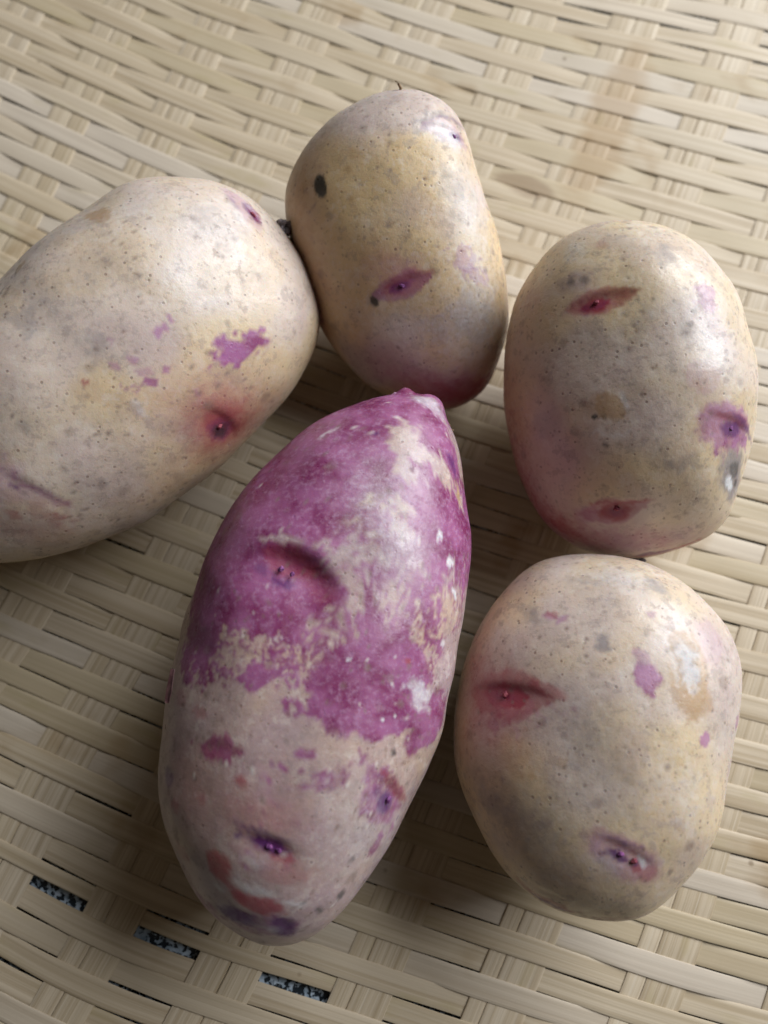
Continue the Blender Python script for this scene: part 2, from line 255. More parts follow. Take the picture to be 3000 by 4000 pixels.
  co=(0.03245,-0.001528,0.002106,-0.00412,0.001529,-0.0001627,0.000661,2.743e-05,0.0002972,-0.0002747,-0.0001829,-0.0001092,-2.338e-05,3.628e-06,6.912e-06,-1.072e-05,-8.022e-06,5.079e-05,-8.765e-05,5.344e-05,-4.323e-05,-1.789e-05,1.728e-05,-2.564e-05,5.064e-06,1.137e-05,-1.444e-05,1.589e-05,5.917e-06,-1.99e-05,1.171e-05,-2.185e-05,9.646e-06),
  marks=[
   ('brown',0.55,(-26.57,-0.6978,13.48),(-0.8269,0.02099,0.5619),(2.398,-12.81,4.008),0.5,0.6,0.2),  # left side, with the red below: shade put into the colour, partly own tone
   ('red',0.2,(-23.39,16.97,12.9),(-0.7695,0.3244,0.55),(4.248,8.449,0.9596),0.5,0.6,0.2),
   ('brown',0.35,(-17.42,-3.126,21.05),(-0.4272,-0.04478,0.903),(5.159,-5.567,2.165),0.8,0.6,0.4),
   ('pale',0.2,(2.708,31.03,15.58),(0.03941,0.667,0.744),(12,-2.712,1.796),0.4,0.6,0.3),
   ('red',0.55,(-16.9,6.994,20.86),(-0.4311,0.1017,0.8966),(8.831,-0.7323,4.329),0.48,0.25,0.15),
   ('red',1,(-17.45,6.912,20.6),(-0.451,0.1026,0.8866),(4.808,-0.4679,2.5),0.42,0.3,0.15),
   ('violet',0.3,(-17.84,6.837,20.41),(-0.4654,0.103,0.8791),(3.93,-0.4519,2.133),0.34,0.45,0.1),
   ('red',0.6,(-21.03,5.508,18.58),(-0.5875,0.09771,0.8033),(8.572,-2.743,6.602),0.9,0.7,0.3),  # red skin around the eye plus painted shade of the left side
   ('red',0.5,(-8.966,7.879,23.32),(-0.1844,0.09551,0.9782),(3.377,-1.242,0.7579),0.35,0.4,0.2),
   ('red',0.4,(-24.36,13.13,13.48),(-0.786,0.2389,0.5702),(2.636,-5.896,6.104),0.6,0.6,0.2),  # left side red, self-shading put into the colour, partly own red
   ('purple',0.3,(-14.45,3.245,22.19),(-0.3343,0.0501,0.9411),(7.901,0.4532,2.782),0.2,0.3,0.6),
   ('purple',0.45,(3.306,-21.54,20.28),(0.171,-0.4148,0.8937),(6.116,-3.585,-2.834),0.52,0.3,0.15),
   ('pale',0.4,(-0.09091,-22.65,20.11),(0.0289,-0.4412,0.8969),(3.058,-1.785,-0.9768),0.7,0.5,0.2),
   ('violet',0.9,(1.989,-21.09,20.68),(0.1056,-0.3982,0.9112),(1.833,-0.9743,-0.6383),0.42,0.35,0.15),
   ('violet',0.8,(-0.5983,-20.63,21.03),(0.009376,-0.3794,0.9252),(0.3727,-0.3735,-0.157),0.9,0.3,0.1),
   ('violet',0.7,(4.862,-22.2,19.58),(0.2544,-0.4397,0.8614),(0.5946,-0.5261,-0.4441),0.8,0.3,0.1),
   ('red',0.7,(5.12,-23.16,18.99),(0.2748,-0.4708,0.8383),(0.5144,-0.7251,-0.5758),0.8,0.3,0.1),
   ('red',0.38,(7.156,-24.19,17.52),(0.3851,-0.5151,0.7657),(1.968,0.6321,-0.5643),0.8,0.2,0.15),
   ('violet',0.4,(3.332,-18.68,21.44),(0.1592,-0.3344,0.9289),(3.539,-1.152,-1.021),0.12,0.4,0.1),
   ('pale',0.7,(6.146,-22.03,19.24),(0.315,-0.441,0.8404),(0.5579,-1.277,-0.8793),0.3,0.3,0.1),
   ('purple',0.8,(9.271,9.615,23.19),(0.1677,0.1203,0.9785),(0.6918,-2.995,0.2495),0.72,0.12,0.35),
   ('purple',0.4,(8.485,13.69,22.67),(0.1543,0.1928,0.969),(0.8534,-1.387,0.1401),0.7,0.3,0.5),
   ('brown',0.7,(17.01,11.06,20.64),(0.4343,0.1067,0.8944),(0.2328,-7.947,0.8348),0.52,0.12,0.16),
   ('grey',0.4,(16.77,13.36,20.37),(0.4044,0.1871,0.8952),(1.277,-4.415,0.3459),0.6,0.3,0.3),
   ('pale',0.58,(17.14,12.41,20.37),(0.4268,0.1535,0.8912),(0.4941,-4.216,0.4896),0.46,0.35,0.9),
   ('grey',0.6,(17.05,13.09,20.29),(0.4178,0.1768,0.8912),(0.232,-1.538,0.1964),0.6,0.3,0.5),
   ('grey',0.5,(17.8,10.81,20.26),(0.4749,0.08449,0.876),(0.3285,-0.8331,-0.09772),0.6,0.3,0.5),
   ('brown',0.6,(17.97,5.838,20.13),(0.5396,-0.07056,0.839),(2.762,-1.582,-1.909),0.9,0.15,0.2),
   ('pale',0.4,(13.84,12.85,21.58),(0.2981,0.1831,0.9368),(0.6883,-4.219,0.6058),0.15,0.3,0.2),
   ('purple',0.2,(21.68,16.67,16.42),(0.6219,0.264,0.7373),(0.1421,-4.462,1.478),0.6,0.4,0.3),
   ('grey',0.8,(2.517,16,22.79),(0.03306,0.2247,0.9739),(1.77,-0.9121,0.1504),0.7,0.35,0.5),
   ('grey',0.65,(12.64,27.81,15.59),(0.3519,0.5787,0.7357),(2.231,-1.809,0.3562),0.42,0.35,0.4),
   ('grey',0.35,(-1.872,30.14,16.38),(-0.01797,0.6286,0.7775),(2.646,-1.281,1.097),0.6,0.4,0.5),
   ('purple',0.5,(-5.344,21.65,20.91),(-0.1062,0.3515,0.9301),(1.106,0.8707,-0.2027),0.5,0.2,0.3),
   ('purple',0.5,(-7.997,22.44,20.15),(-0.2058,0.3712,0.9054),(1.06,-0.8456,0.5878),0.6,0.2,0.4),
   ('red',0.5,(-7.548,22.74,20.12),(-0.1891,0.379,0.9058),(1.066,-0.8755,0.589),0.6,0.3,0.4),
   ('grey',0.5,(-11.23,22.01,19.38),(-0.3157,0.3712,0.8732),(1.841,-0.9366,1.064),0.7,0.3,0.5),
   ('grey',0.35,(-13.13,23.7,17.77),(-0.395,0.4294,0.8121),(1.928,-1.042,1.488),0.6,0.4,0.5),
   ('purple',0.75,(18.87,-0.8133,18.38),(0.6511,-0.1584,0.7423),(0.7229,-0.7262,-0.789),0.9,0.25,0.3),
   ('purple',0.45,(11.04,21.71,19.71),(0.252,0.3793,0.8903),(0.5793,-0.7844,0.1702),0.9,0.25,0.3),
   ('purple',0.55,(25.91,2.197,8.215),(0.9386,-0.2277,0.2593),(-0.3513,-1.622,-0.1527),0.7,0.25,0.4),
   ('grey',0.38,(-2.867,3.231,24.27),(-0.04147,0.02803,0.9987),(7.02,-4,0.4037),0.7,0.5,0.6),
   ('grey',0.42,(-1.757,-5.241,24.21),(-0.02623,-0.05683,0.998),(9.162,-4.467,-0.01358),0.6,0.5,0.6),
   ('grey',0.55,(-12.87,-16.96,20.15),(-0.346,-0.3122,0.8848),(10.47,-4.659,2.449),0.7,0.5,0.6),
   ('grey',0.18,(3.654,-13.79,22.81),(0.1504,-0.2195,0.9639),(9.175,-2.892,-2.09),0.7,0.6,0.6),
   ('grey',0.5,(-20.74,-11.74,17.61),(-0.5833,-0.253,0.7718),(4.313,-6.296,1.196),0.7,0.5,0.5),
   ('purple',0.12,(1.353,-25.08,18.67),(0.09227,-0.5262,0.8453),(15.55,-4.382,-4.425),0.6,0.5,0.4),
   ('purple',0.1,(11.02,-10.58,21.51),(0.3874,-0.2017,0.8996),(6.541,-9.441,-4.934),0.6,0.6,0.4),
   ('pale',0.3,(13.45,-10.6,20.25),(0.5077,-0.2013,0.8377),(5.435,-4.848,-4.46),0.7,0.7,0.5),
   ('red',0.6,(-11.6,-30.66,10.64),(-0.4178,-0.7768,0.4712),(5.585,-2.733,0.4463),0.28,0.3,0.2),
   ('violet',0.6,(-11.67,-31.04,9.921),(-0.4241,-0.7952,0.4334),(4.232,-2.117,0.2567),0.22,0.35,0.2),
   ('red',0.25,(1.765,-33.81,8.591),(0.1576,-0.9177,0.3648),(6.416,1.051,-0.129),0.2,0.4,0.2),
   ('brown',0.4,(-14.75,-4.722,22.05),(-0.3369,-0.07547,0.9385),(4.115,-4.736,1.096),0.7,0.6,0.4),
   ('brown',0.5,(-12.27,-7.518,22.54),(-0.2654,-0.1262,0.9558),(0.6586,-0.5455,0.1108),0.8,0.3,0.3),
   ('brown',0.4,(-7.095,-5.358,23.79),(-0.1281,-0.0744,0.989),(1.13,-0.7635,0.08895),0.7,0.3,0.5),
   ('red',0.22,(-21.55,22.99,10.94),(-0.7465,0.4752,0.4659),(5.73,8.033,0.9884),0.5,0.6,0.2),
   ('pale',0.25,(5.304,29.84,16.34),(0.1117,0.6201,0.7765),(8.51,-2.33,0.6373),0.6,0.6,0.3),
  ],
  eyes=[
   ((-16.88,7.162,20.85),(-0.431,0.104,0.8963),(8.292,-0.8894,4.09),0.34,2.4,1),
   ((3.178,-21.07,20.52),(0.1623,-0.4004,0.9019),(5.665,-2.916,-2.314),0.42,1.2,1),
   ((-10.47,-28.83,13.84),(-0.3512,-0.6873,0.6358),(3.322,-1.284,0.4467),0.35,0.35,1),
   ((17.05,11.64,20.54),(0.4298,0.1274,0.8939),(0.4863,-5.837,0.5981),0.5,0.5,1),
  ]),
 'purple': dict(cen=(-0.01426,-0.04101,0.02755), c=0.02739,
  M=((0.9963,0.00394,0.0853),(0,0.9989,-0.04614),(-0.08539,0.04597,0.9953)),
  co=(0.03959,0.0006155,0.002775,-0.01173,0.006708,-0.001211,-0.0003752,0.00133,-0.002887,0.000695,-0.0007422,0.0001985,0.0009043,-0.000157,0.0006895,-0.0002815,-0.0002343,-0.0001443,-0.0003458,0.0001311,1.82e-06,0.0001758,4.574e-05,1.39e-05,3.729e-05,-6.621e-05,7.093e-05,-7.164e-05,-1.426e-05,3.234e-05,-0.0001272,0.0001198,-2.04e-05),
  marks=[
   ('grey',0.35,(-18.53,-28.79,20.35),(-0.4553,-0.2897,0.8419),(6.965,-15.69,-1.633),0.6,0.6,0.5),  # lower left side: its shade put into the colour as grey
   ('red',0.22,(-23.14,-21.1,19.4),(-0.6465,-0.1278,0.7521),(5.012,-11.97,2.275),0.6,0.6,0.3),  # red part of the same painted shade
   ('purple',1,(3.327,33.21,23.61),(-0.1314,0.2879,0.9486),(-12.9,-36.88,9.405),0.95,0.1,0.16),
   ('purple',1,(9.587,0.2447,26.46),(0.2229,-0.02975,0.9744),(10.37,-9.849,-2.672),1,0.12,0.25),
   ('purple',0.95,(-17.38,5.956,22.74),(-0.5409,0.1199,0.8325),(10.27,3.877,6.115),0.85,0.15,0.3),
   ('purple',0.9,(-3.72,3.43,27.22),(-0.07732,0.02584,0.9967),(9.888,-1.588,0.8083),0.6,0.15,0.3),
   ('purple',-0.95,(16.95,44.75,19.9),(0.1587,0.3793,0.9116),(0.3327,-4.52,1.823),0.78,0.2,0.35),
   ('purple',-0.8,(16.53,38.37,22.14),(0.2097,0.2537,0.9443),(0.1579,-2.844,0.729),0.6,0.3,0.5),
   ('purple',-0.95,(23.15,39.44,18.99),(0.565,0.181,0.805),(4.3,-3.007,-2.342),0.38,0.2,0.4),
   ('purple',-0.95,(28.58,35.23,14.04),(0.8333,0.1111,0.5415),(1.417,-3.962,-1.368),0.45,0.25,0.5),
   ('purple',-0.85,(29.33,44.69,9.622),(0.9115,0.1921,0.3638),(2.085,-7.006,-1.525),0.45,0.3,0.4),
   ('purple',-0.3,(12.8,20.6,25.65),(0.2243,0.05748,0.9728),(-0.926,-16.25,1.174),0.45,0.5,0.6),
   ('purple',-0.65,(16.46,27.38,24.09),(0.3189,0.09271,0.9433),(0.4755,-3.459,0.1793),0.6,0.4,0.6),
   ('purple',-0.5,(11.08,30.17,24.74),(0.06426,0.1878,0.9801),(1.74,-1.646,0.2012),0.7,0.4,0.6),
   ('purple',-0.4,(7.283,25.72,25.63),(-0.01096,0.1647,0.9863),(2.596,-1.046,0.2036),0.7,0.4,0.6),
   ('purple',-0.75,(6.869,20.8,26.33),(0.01553,0.1145,0.9933),(4.736,1.325,-0.2268),0.42,0.3,0.5),
   ('purple',-0.6,(5.404,13.89,26.96),(0.02937,0.06009,0.9978),(0.8968,-6.717,0.3782),0.5,0.35,0.5),
   ('purple',-0.4,(15.27,12.04,25.21),(0.3356,-0.01197,0.9419),(1.584,-4.641,-0.6235),0.8,0.4,0.6),
   ('purple',-0.75,(24.66,8.651,18.88),(0.7348,-0.1315,0.6654),(1.245,-6.113,-2.583),0.5,0.35,0.6),
   ('purple',-0.6,(19.56,3.686,22.41),(0.57,-0.1317,0.811),(1.037,-5.091,-1.556),0.4,0.35,0.6),
   ('purple',-0.6,(27.13,13.79,16.58),(0.8091,-0.06587,0.584),(0.7645,-5.349,-1.662),0.8,0.35,0.6),
   ('purple',-0.35,(1.112,9.225,27.21),(-0.01986,0.0469,0.9987),(5.023,-2.467,0.2157),0.5,0.5,0.7),
   ('purple',-0.5,(4.101,4.706,27.28),(0.05183,0.006405,0.9986),(2.498,-0.9732,-0.1234),0.5,0.4,0.7),
   ('purple',-0.62,(-14.11,2.6,24.82),(-0.397,0.06946,0.9152),(4.883,1.124,2.033),0.6,0.3,0.5),
   ('purple',-0.35,(-5.712,1.151,27.08),(-0.1193,0.01976,0.9927),(6.992,-1.103,0.8624),0.45,0.35,0.7),
   ('purple',-0.3,(-0.4278,3.447,27.36),(-0.01529,0.01603,0.9998),(4.959,-0.7933,0.08855),0.8,0.4,0.7),
   ('purple',-0.92,(-19.96,-10.03,22.51),(-0.542,0.004071,0.8403),(11.1,1.554,7.153),0.62,0.2,0.4),
   ('purple',-0.9,(-3.501,-4.605,27.28),(-0.04202,-0.02183,0.9989),(4.906,-1.573,0.172),0.45,0.3,0.6),
   ('purple',-0.9,(-7.352,-11.72,26.65),(-0.114,-0.07433,0.9907),(10.54,-3.815,0.9265),0.5,0.25,0.4),
   ('purple',-0.97,(15.13,-15.07,21.65),(0.565,-0.2447,0.7879),(12.75,0.06268,-9.122),0.36,0.2,0.5),
   ('purple',-0.97,(5.181,-11,26.46),(0.1854,-0.1068,0.9769),(4.956,0.7377,-0.8598),0.55,0.2,0.6),
   ('purple',0.9,(-11.21,-1.532,26.11),(-0.2646,0.02963,0.9639),(2.836,-0.4623,0.7927),0.55,0.15,0.4),
   ('purple',0.9,(-1.888,-7.701,27.24),(-0.01813,-0.04101,0.999),(3.907,-0.7747,0.03907),0.33,0.15,0.5),
   ('purple',0.97,(10.5,-3.829,25.95),(0.2895,-0.06104,0.9552),(11.4,0.7683,-3.406),0.72,0.14,0.25),
   ('purple',0.8,(21.76,-10.05,17.24),(0.7759,-0.2324,0.5865),(4.227,5.03,-3.599),0.6,0.3,0.4),
   ('purple',0.7,(-17.65,-14.05,23.69),(-0.4363,-0.05083,0.8984),(4.663,0.04965,2.267),0.48,0.2,0.5),
   ('red',0.35,(-17.65,-14.05,23.69),(-0.4363,-0.05083,0.8984),(4.245,0.03126,2.063),0.5,0.4,0.4),
   ('purple',0.75,(-5.833,-17.59,26.24),(-0.09131,-0.1225,0.9883),(4.188,-0.4162,0.3354),0.2,0.2,0.5),
   ('purple',0.75,(-1.723,-14.86,26.73),(0.007248,-0.1042,0.9945),(2.174,0.01732,-0.01403),0.4,0.2,0.5),
   ('purple',0.75,(1.162,-17.94,26.15),(0.1188,-0.1529,0.9811),(1.946,-0.3438,-0.2892),0.45,0.2,0.5),
   ('purple',0.6,(0.1666,-20.35,25.86),(0.1011,-0.1749,0.9794),(2.735,0.2622,-0.2355),0.3,0.2,0.5),
   ('purple',0.5,(6.547,-17.81,25.07),(0.2835,-0.1938,0.9392),(5.019,0.6027,-1.391),0.3,0.4,0.6),
   ('purple',0.7,(12.74,-23.71,19.99),(0.6008,-0.3296,0.7283),(3.404,-4.773,-4.968),0.55,0.3,0.35),
   ('purple',0.75,(12.06,-32.44,15.32),(0.6919,-0.4693,0.5486),(0.7821,2.101,0.8106),0.6,0.2,0.4),
   ('purple',0.5,(15.13,-29.83,13.03),(0.7903,-0.4402,0.4261),(-0.757,-1.799,-0.4545),0.5,0.3,0.5),
   ('purple',0.3,(-7.85,-23.45,25.09),(-0.1403,-0.1856,0.9726),(20.78,-4.37,2.164),0.9,0.6,0.5),
   ('red',0.3,(-9.432,-25.07,24.5),(-0.1832,-0.2059,0.9613),(9.684,-2.886,1.228),0.6,0.5,0.4),
   ('purple',0.95,(-4.071,15.94,26.19),(-0.1338,0.1406,0.981),(7.203,-3.847,1.534),0.6,0.2,0.1),
   ('purple',-0.75,(-4.304,23.22,24.8),(-0.217,0.2205,0.951),(8.145,-1.452,2.195),0.09,0.4,0.1),
   ('purple',-0.75,(2.969,19.03,26.46),(-0.04437,0.1204,0.9917),(2.238,-4.163,0.6057),0.12,0.4,0.1),
   ('red',0.5,(-5.727,19.64,25.28),(-0.1865,0.1964,0.9626),(5.672,-2.367,1.582),0.42,0.3,0.1),
   ('red',0.35,(0.1621,14.93,26.76),(-0.06303,0.09765,0.9932),(2.571,-3.388,0.4963),0.6,0.4,0.1),
   ('violet',0.85,(-6.849,15.29,25.84),(-0.2015,0.1441,0.9688),(2.235,-0.7383,0.5746),0.36,0.4,0.2),
   ('violet',0.5,(-11,17.83,24.08),(-0.4014,0.1713,0.8997),(1.1,-0.7727,0.638),0.6,0.4,0.2),
   ('violet',0.95,(13.34,-24.51,19.08),(0.636,-0.3483,0.6887),(1.094,-1.411,-1.724),0.75,0.4,0.15),
   ('violet',0.5,(11.35,-22.26,21.61),(0.5266,-0.2927,0.7981),(0.7241,-0.7368,-0.748),0.8,0.4,0.2),
   ('violet',0.6,(16.21,-28.07,12.81),(0.7983,-0.4364,0.415),(-0.2004,-0.5174,-0.1587),0.6,0.4,0.2),
   ('red',0.6,(15.26,-21.93,18.62),(0.6464,-0.364,0.6706),(2.959,-3.558,-4.783),0.16,0.4,0.1),
   ('purple',0.2,(-9.069,-32.43,22.57),(-0.178,-0.3141,0.9326),(6.328,-1.895,0.5696),0.45,0.25,0.1),
   ('pale',0.3,(-10.53,-33.31,21.94),(-0.2282,-0.3293,0.9163),(2.795,-1.315,0.2234),0.5,0.5,0.1),
   ('violet',0.95,(-7.716,-30.6,23.37),(-0.1333,-0.2851,0.9492),(3.561,-1.298,0.1104),0.3,0.4,0.1),
   ('violet',0.8,(-12.96,-28.88,22.67),(-0.2904,-0.263,0.92),(0.4354,-0.4224,0.01665),0.9,0.3,0.1),
   ('violet',0.55,(-9.378,-28.26,23.75),(-0.1854,-0.2485,0.9507),(4.881,-1.892,0.4573),0.1,0.4,0.1),
   ('red',0.55,(-5.604,-32.21,23.08),(-0.05344,-0.3182,0.9465),(2.917,-1.462,-0.3268),0.38,0.35,0.1),
   ('red',0.3,(-4.284,-35.16,22),(0.01711,-0.3807,0.9245),(4.532,-0.5478,-0.3094),0.5,0.35,0.2),
   ('red',0.66,(-16.47,-34.28,19.31),(-0.4335,-0.3647,0.8241),(0.5151,-2.81,-0.9727),0.72,0.14,0.15),
   ('red',0.75,(-9.527,-40.96,18.65),(-0.1973,-0.4996,0.8435),(4.449,-1.545,0.1258),0.42,0.14,0.2),
   ('red',0.5,(-13.61,-39,18.38),(-0.3623,-0.4513,0.8155),(1.682,-2.262,-0.5047),0.45,0.18,0.2),
   ('brown',0.4,(-16.47,-34.28,19.31),(-0.4335,-0.3647,0.8241),(0.5151,-2.81,-0.9727),0.7,0.2,0.15),
   ('pale',0.42,(-10.5,-37.5,20.23),(-0.2346,-0.4128,0.8801),(3.458,-1.485,0.2253),0.34,0.25,0.3),
   ('grey',0.3,(-9.267,-38.11,20.23),(-0.1858,-0.4276,0.8847),(3.274,-1.234,0.09111),0.3,0.3,0.4),
   ('pale',0.5,(-3.247,-40.73,19.13),(0.1148,-0.5196,0.8467),(2.291,-0.4905,-0.6118),0.25,0.3,0.3),
   ('pale',0.4,(-16.36,-38.72,17.08),(-0.4695,-0.456,0.7561),(1.216,-0.6922,0.3375),0.55,0.2,0.2),
   ('purple',0.55,(-9.357,-45.76,15.2),(-0.1892,-0.6575,0.7293),(7.513,-1.083,0.9725),0.5,0.3,0.3),
   ('purple',0.5,(-19.2,-43.82,9.897),(-0.662,-0.6159,0.4271),(2.832,-2.636,0.5883),0.8,0.3,0.3),
   ('violet',0.85,(-13.83,-43.73,15.07),(-0.4061,-0.5854,0.7017),(3.769,-1.655,0.8003),0.48,0.35,0.3),
   ('violet',0.9,(-13.25,-50.06,6.809),(-0.4356,-0.8484,0.3007),(1.935,-0.9418,0.1453),0.7,0.3,0.2),
   ('violet',0.9,(-5.042,-46.28,15.09),(0.06852,-0.694,0.7167),(0.7301,-2.456,-2.449),0.6,0.35,0.2),
   ('pale',0.5,(-7.197,-46.22,15.16),(-0.06429,-0.6822,0.7283),(1.32,-1.038,-0.8558),0.8,0.5,0.2),
   ('violet',0.6,(-26.66,-19.73,15.68),(-0.8191,-0.07195,0.5691),(1.053,-0.3673,1.469),0.9,0.3,0.2),
   ('red',0.6,(-12.82,-19.5,24.76),(-0.2478,-0.1542,0.9565),(1.022,-0.7227,0.1483),0.8,0.4,0.4),
   ('violet',0.4,(-29.51,-20.29,9.869),(-0.9475,-0.06356,0.3133),(0.08289,-0.5913,0.1308),1,0.3,0.2),
   ('red',0.4,(-23.63,-33.26,14.25),(-0.697,-0.3976,0.5967),(1.373,-0.9017,1.003),0.8,0.3,0.5),
   ('red',0.4,(-25,-24.64,16.79),(-0.7302,-0.1898,0.6563),(1.028,-0.8085,0.9096),0.8,0.3,0.5),
   ('red',0.35,(-20.35,-22.44,21.15),(-0.5076,-0.1838,0.8417),(1.098,-0.6836,0.513),0.8,0.4,0.5),
   ('red',0.35,(-20.54,-8.047,22.06),(-0.5811,0.04611,0.8125),(1.345,-0.7372,1.004),0.7,0.4,0.5),
   ('red',0.3,(-24.61,-5.772,18),(-0.7706,0.08772,0.6313),(1.559,-0.7392,2.005),0.7,0.4,0.5),
   ('violet',0.75,(26.85,41.44,15.04),(0.7676,0.169,0.6182),(1.327,-1.865,-1.138),0.4,0.3,0.2),
   ('violet',0.8,(10.92,45.73,19.57),(-0.09452,0.4625,0.8816),(0.5368,-0.4616,0.2997),0.8,0.3,0.2),
   ('purple',0.8,(26.41,40.43,15.82),(0.7429,0.159,0.6502),(1.937,-3.14,-1.445),0.45,0.25,0.3),
   ('pale',0.55,(22.57,54.64,11.91),(0.4279,0.6349,0.6433),(3.648,-2.105,-0.3486),0.6,0.4,0.3),
   ('brown',0.8,(27.92,38.9,14.24),(0.8169,0.1327,0.5613),(0.8373,-5.91,0.1789),0.2,0.3,0.2),
   ('pale',0.35,(13,26.85,25.04),(0.1741,0.1241,0.9769),(5.074,-14.86,0.9837),0.5,0.8,0.5),
   ('pale',1,(23.27,25.08,20.78),(0.5765,0.0644,0.8146),(0.5942,-0.393,-0.3895),0.9,0.2,0.3),
   ('pale',1,(25.74,20.39,18.87),(0.7142,-0.02385,0.6995),(0.6295,-0.6583,-0.6651),0.7,0.2,0.3),
   ('pale',1,(26.78,14.38,17.12),(0.7914,-0.06483,0.6079),(0.5831,-0.8388,-0.8486),0.5,0.2,0.3),
   ('pale',0.8,(24.04,4.687,18.54),(0.7492,-0.1767,0.6383),(0.4372,-0.4229,-0.6303),0.9,0.2,0.3),
   ('pale',0.9,(14.48,-8.629,23.7),(0.4474,-0.1946,0.8729),(0.2692,-0.3352,-0.2127),0.9,0.2,0.2),
   ('pale',0.9,(12.13,-8.896,24.73),(0.3764,-0.1589,0.9127),(0.249,-0.3205,-0.1585),0.9,0.2,0.2),
   ('pale',0.9,(13.76,-2.866,24.85),(0.3886,-0.1188,0.9137),(0.3518,-0.3303,-0.1926),0.9,0.2,0.2),
   ('pale',0.8,(5.551,1.526,27.16),(0.103,-0.02503,0.9944),(0.2522,-0.3239,-0.03427),0.9,0.2,0.2),
   ('brown',0.9,(17.88,-4.745,22.27),(0.5737,-0.1436,0.8064),(0.9566,-0.6931,-0.8041),0.6,0.2,0.3),
   ('pale',0.7,(19.03,-4.773,21.39),(0.6193,-0.164,0.7678),(2,-1.928,-2.025),0.6,0.4,0.5),
   ('red',0.8,(16.79,1.283,23.85),(0.4728,-0.06117,0.8791),(0.706,-0.4986,-0.4144),0.4,0.2,0.2),
   ('dark',0.8,(14.39,-15.17,22.12),(0.5314,-0.2455,0.8108),(0.452,-0.3551,-0.4038),0.9,0.3,0.1),
   ('dark',0.7,(5.142,-40.62,15.23),(0.5478,-0.5783,0.6046),(0.461,-0.5652,-0.9584),0.8,0.3,0.1),
   ('dark',0.7,(1.38,-42.63,16.2),(0.402,-0.6022,0.6898),(0.6004,-0.5298,-0.8124),0.7,0.3,0.1),
   ('dark',0.6,(-3.729,-41.54,18.68),(0.09653,-0.5396,0.8364),(0.4133,-0.2569,-0.2134),0.8,0.3,0.1),
   ('dark',0.5,(7.028,-34.16,18.71),(0.5045,-0.4579,0.732),(0.3546,-0.3209,-0.4452),0.9,0.3,0.1),
   ('dark',0.5,(-1.782,-40.74,18.85),(0.1961,-0.5288,0.8258),(0.3305,-0.3052,-0.2739),0.9,0.3,0.1),
   ('grey',0.15,(4.446,-32.86,20.91),(0.3885,-0.4016,0.8293),(9.914,-8.598,-8.808),0.8,0.6,0.5),
   ('pale',0.2,(8.494,-27.41,21.32),(0.4597,-0.3514,0.8156),(6.644,-10.6,-8.311),0.6,0.7,0.4),
   ('pale',0.6,(0.9598,46.13,16.66),(-0.3571,0.5755,0.7357),(1.859,1.256,-0.08029),0.35,0.4,0.5),
   ('grey',0.4,(-2.346,46.5,14.21),(-0.5014,0.622,0.6014),(2.261,0.6716,1.191),0.5,0.5,0.4),
  ],
  eyes=[
   ((-4.612,16.83,25.98),(-0.1467,0.1548,0.977),(7.809,-3.654,1.752),0.75,4,1),
   ((-7.724,-30.8,23.31),(-0.1334,-0.2884,0.9482),(6.158,-2.262,0.1783),0.42,2,1),
   ((13.87,-23.9,18.91),(0.6427,-0.3514,0.6808),(3.537,-4.603,-5.715),0.5,1.6,1),
   ((-5.031,-45.31,15.99),(0.05903,-0.6564,0.7521),(1.318,-2.173,-2),0.6,0.6,1),
   ((-12.68,-43.39,15.94),(-0.3494,-0.5721,0.742),(3.716,-1.411,0.6618),0.5,0.6,1),
   ((-17.65,-14.7,23.66),(-0.4326,-0.0603,0.8995),(5.1,-0.06267,2.449),0.5,0.7,1),
   ((-26.66,-19.73,15.68),(-0.8191,-0.07195,0.5691),(1.817,-0.1405,2.598),0.7,0.6,1),
  ]),
}
WEAVE_X = (-0.009067,-0.05942,-0.001167,0.1102,-0.004782,0.004734)
WEAVE_Y = (0.02282,-0.1416,0.006013,-0.04135,-0.0001535,0.005418)
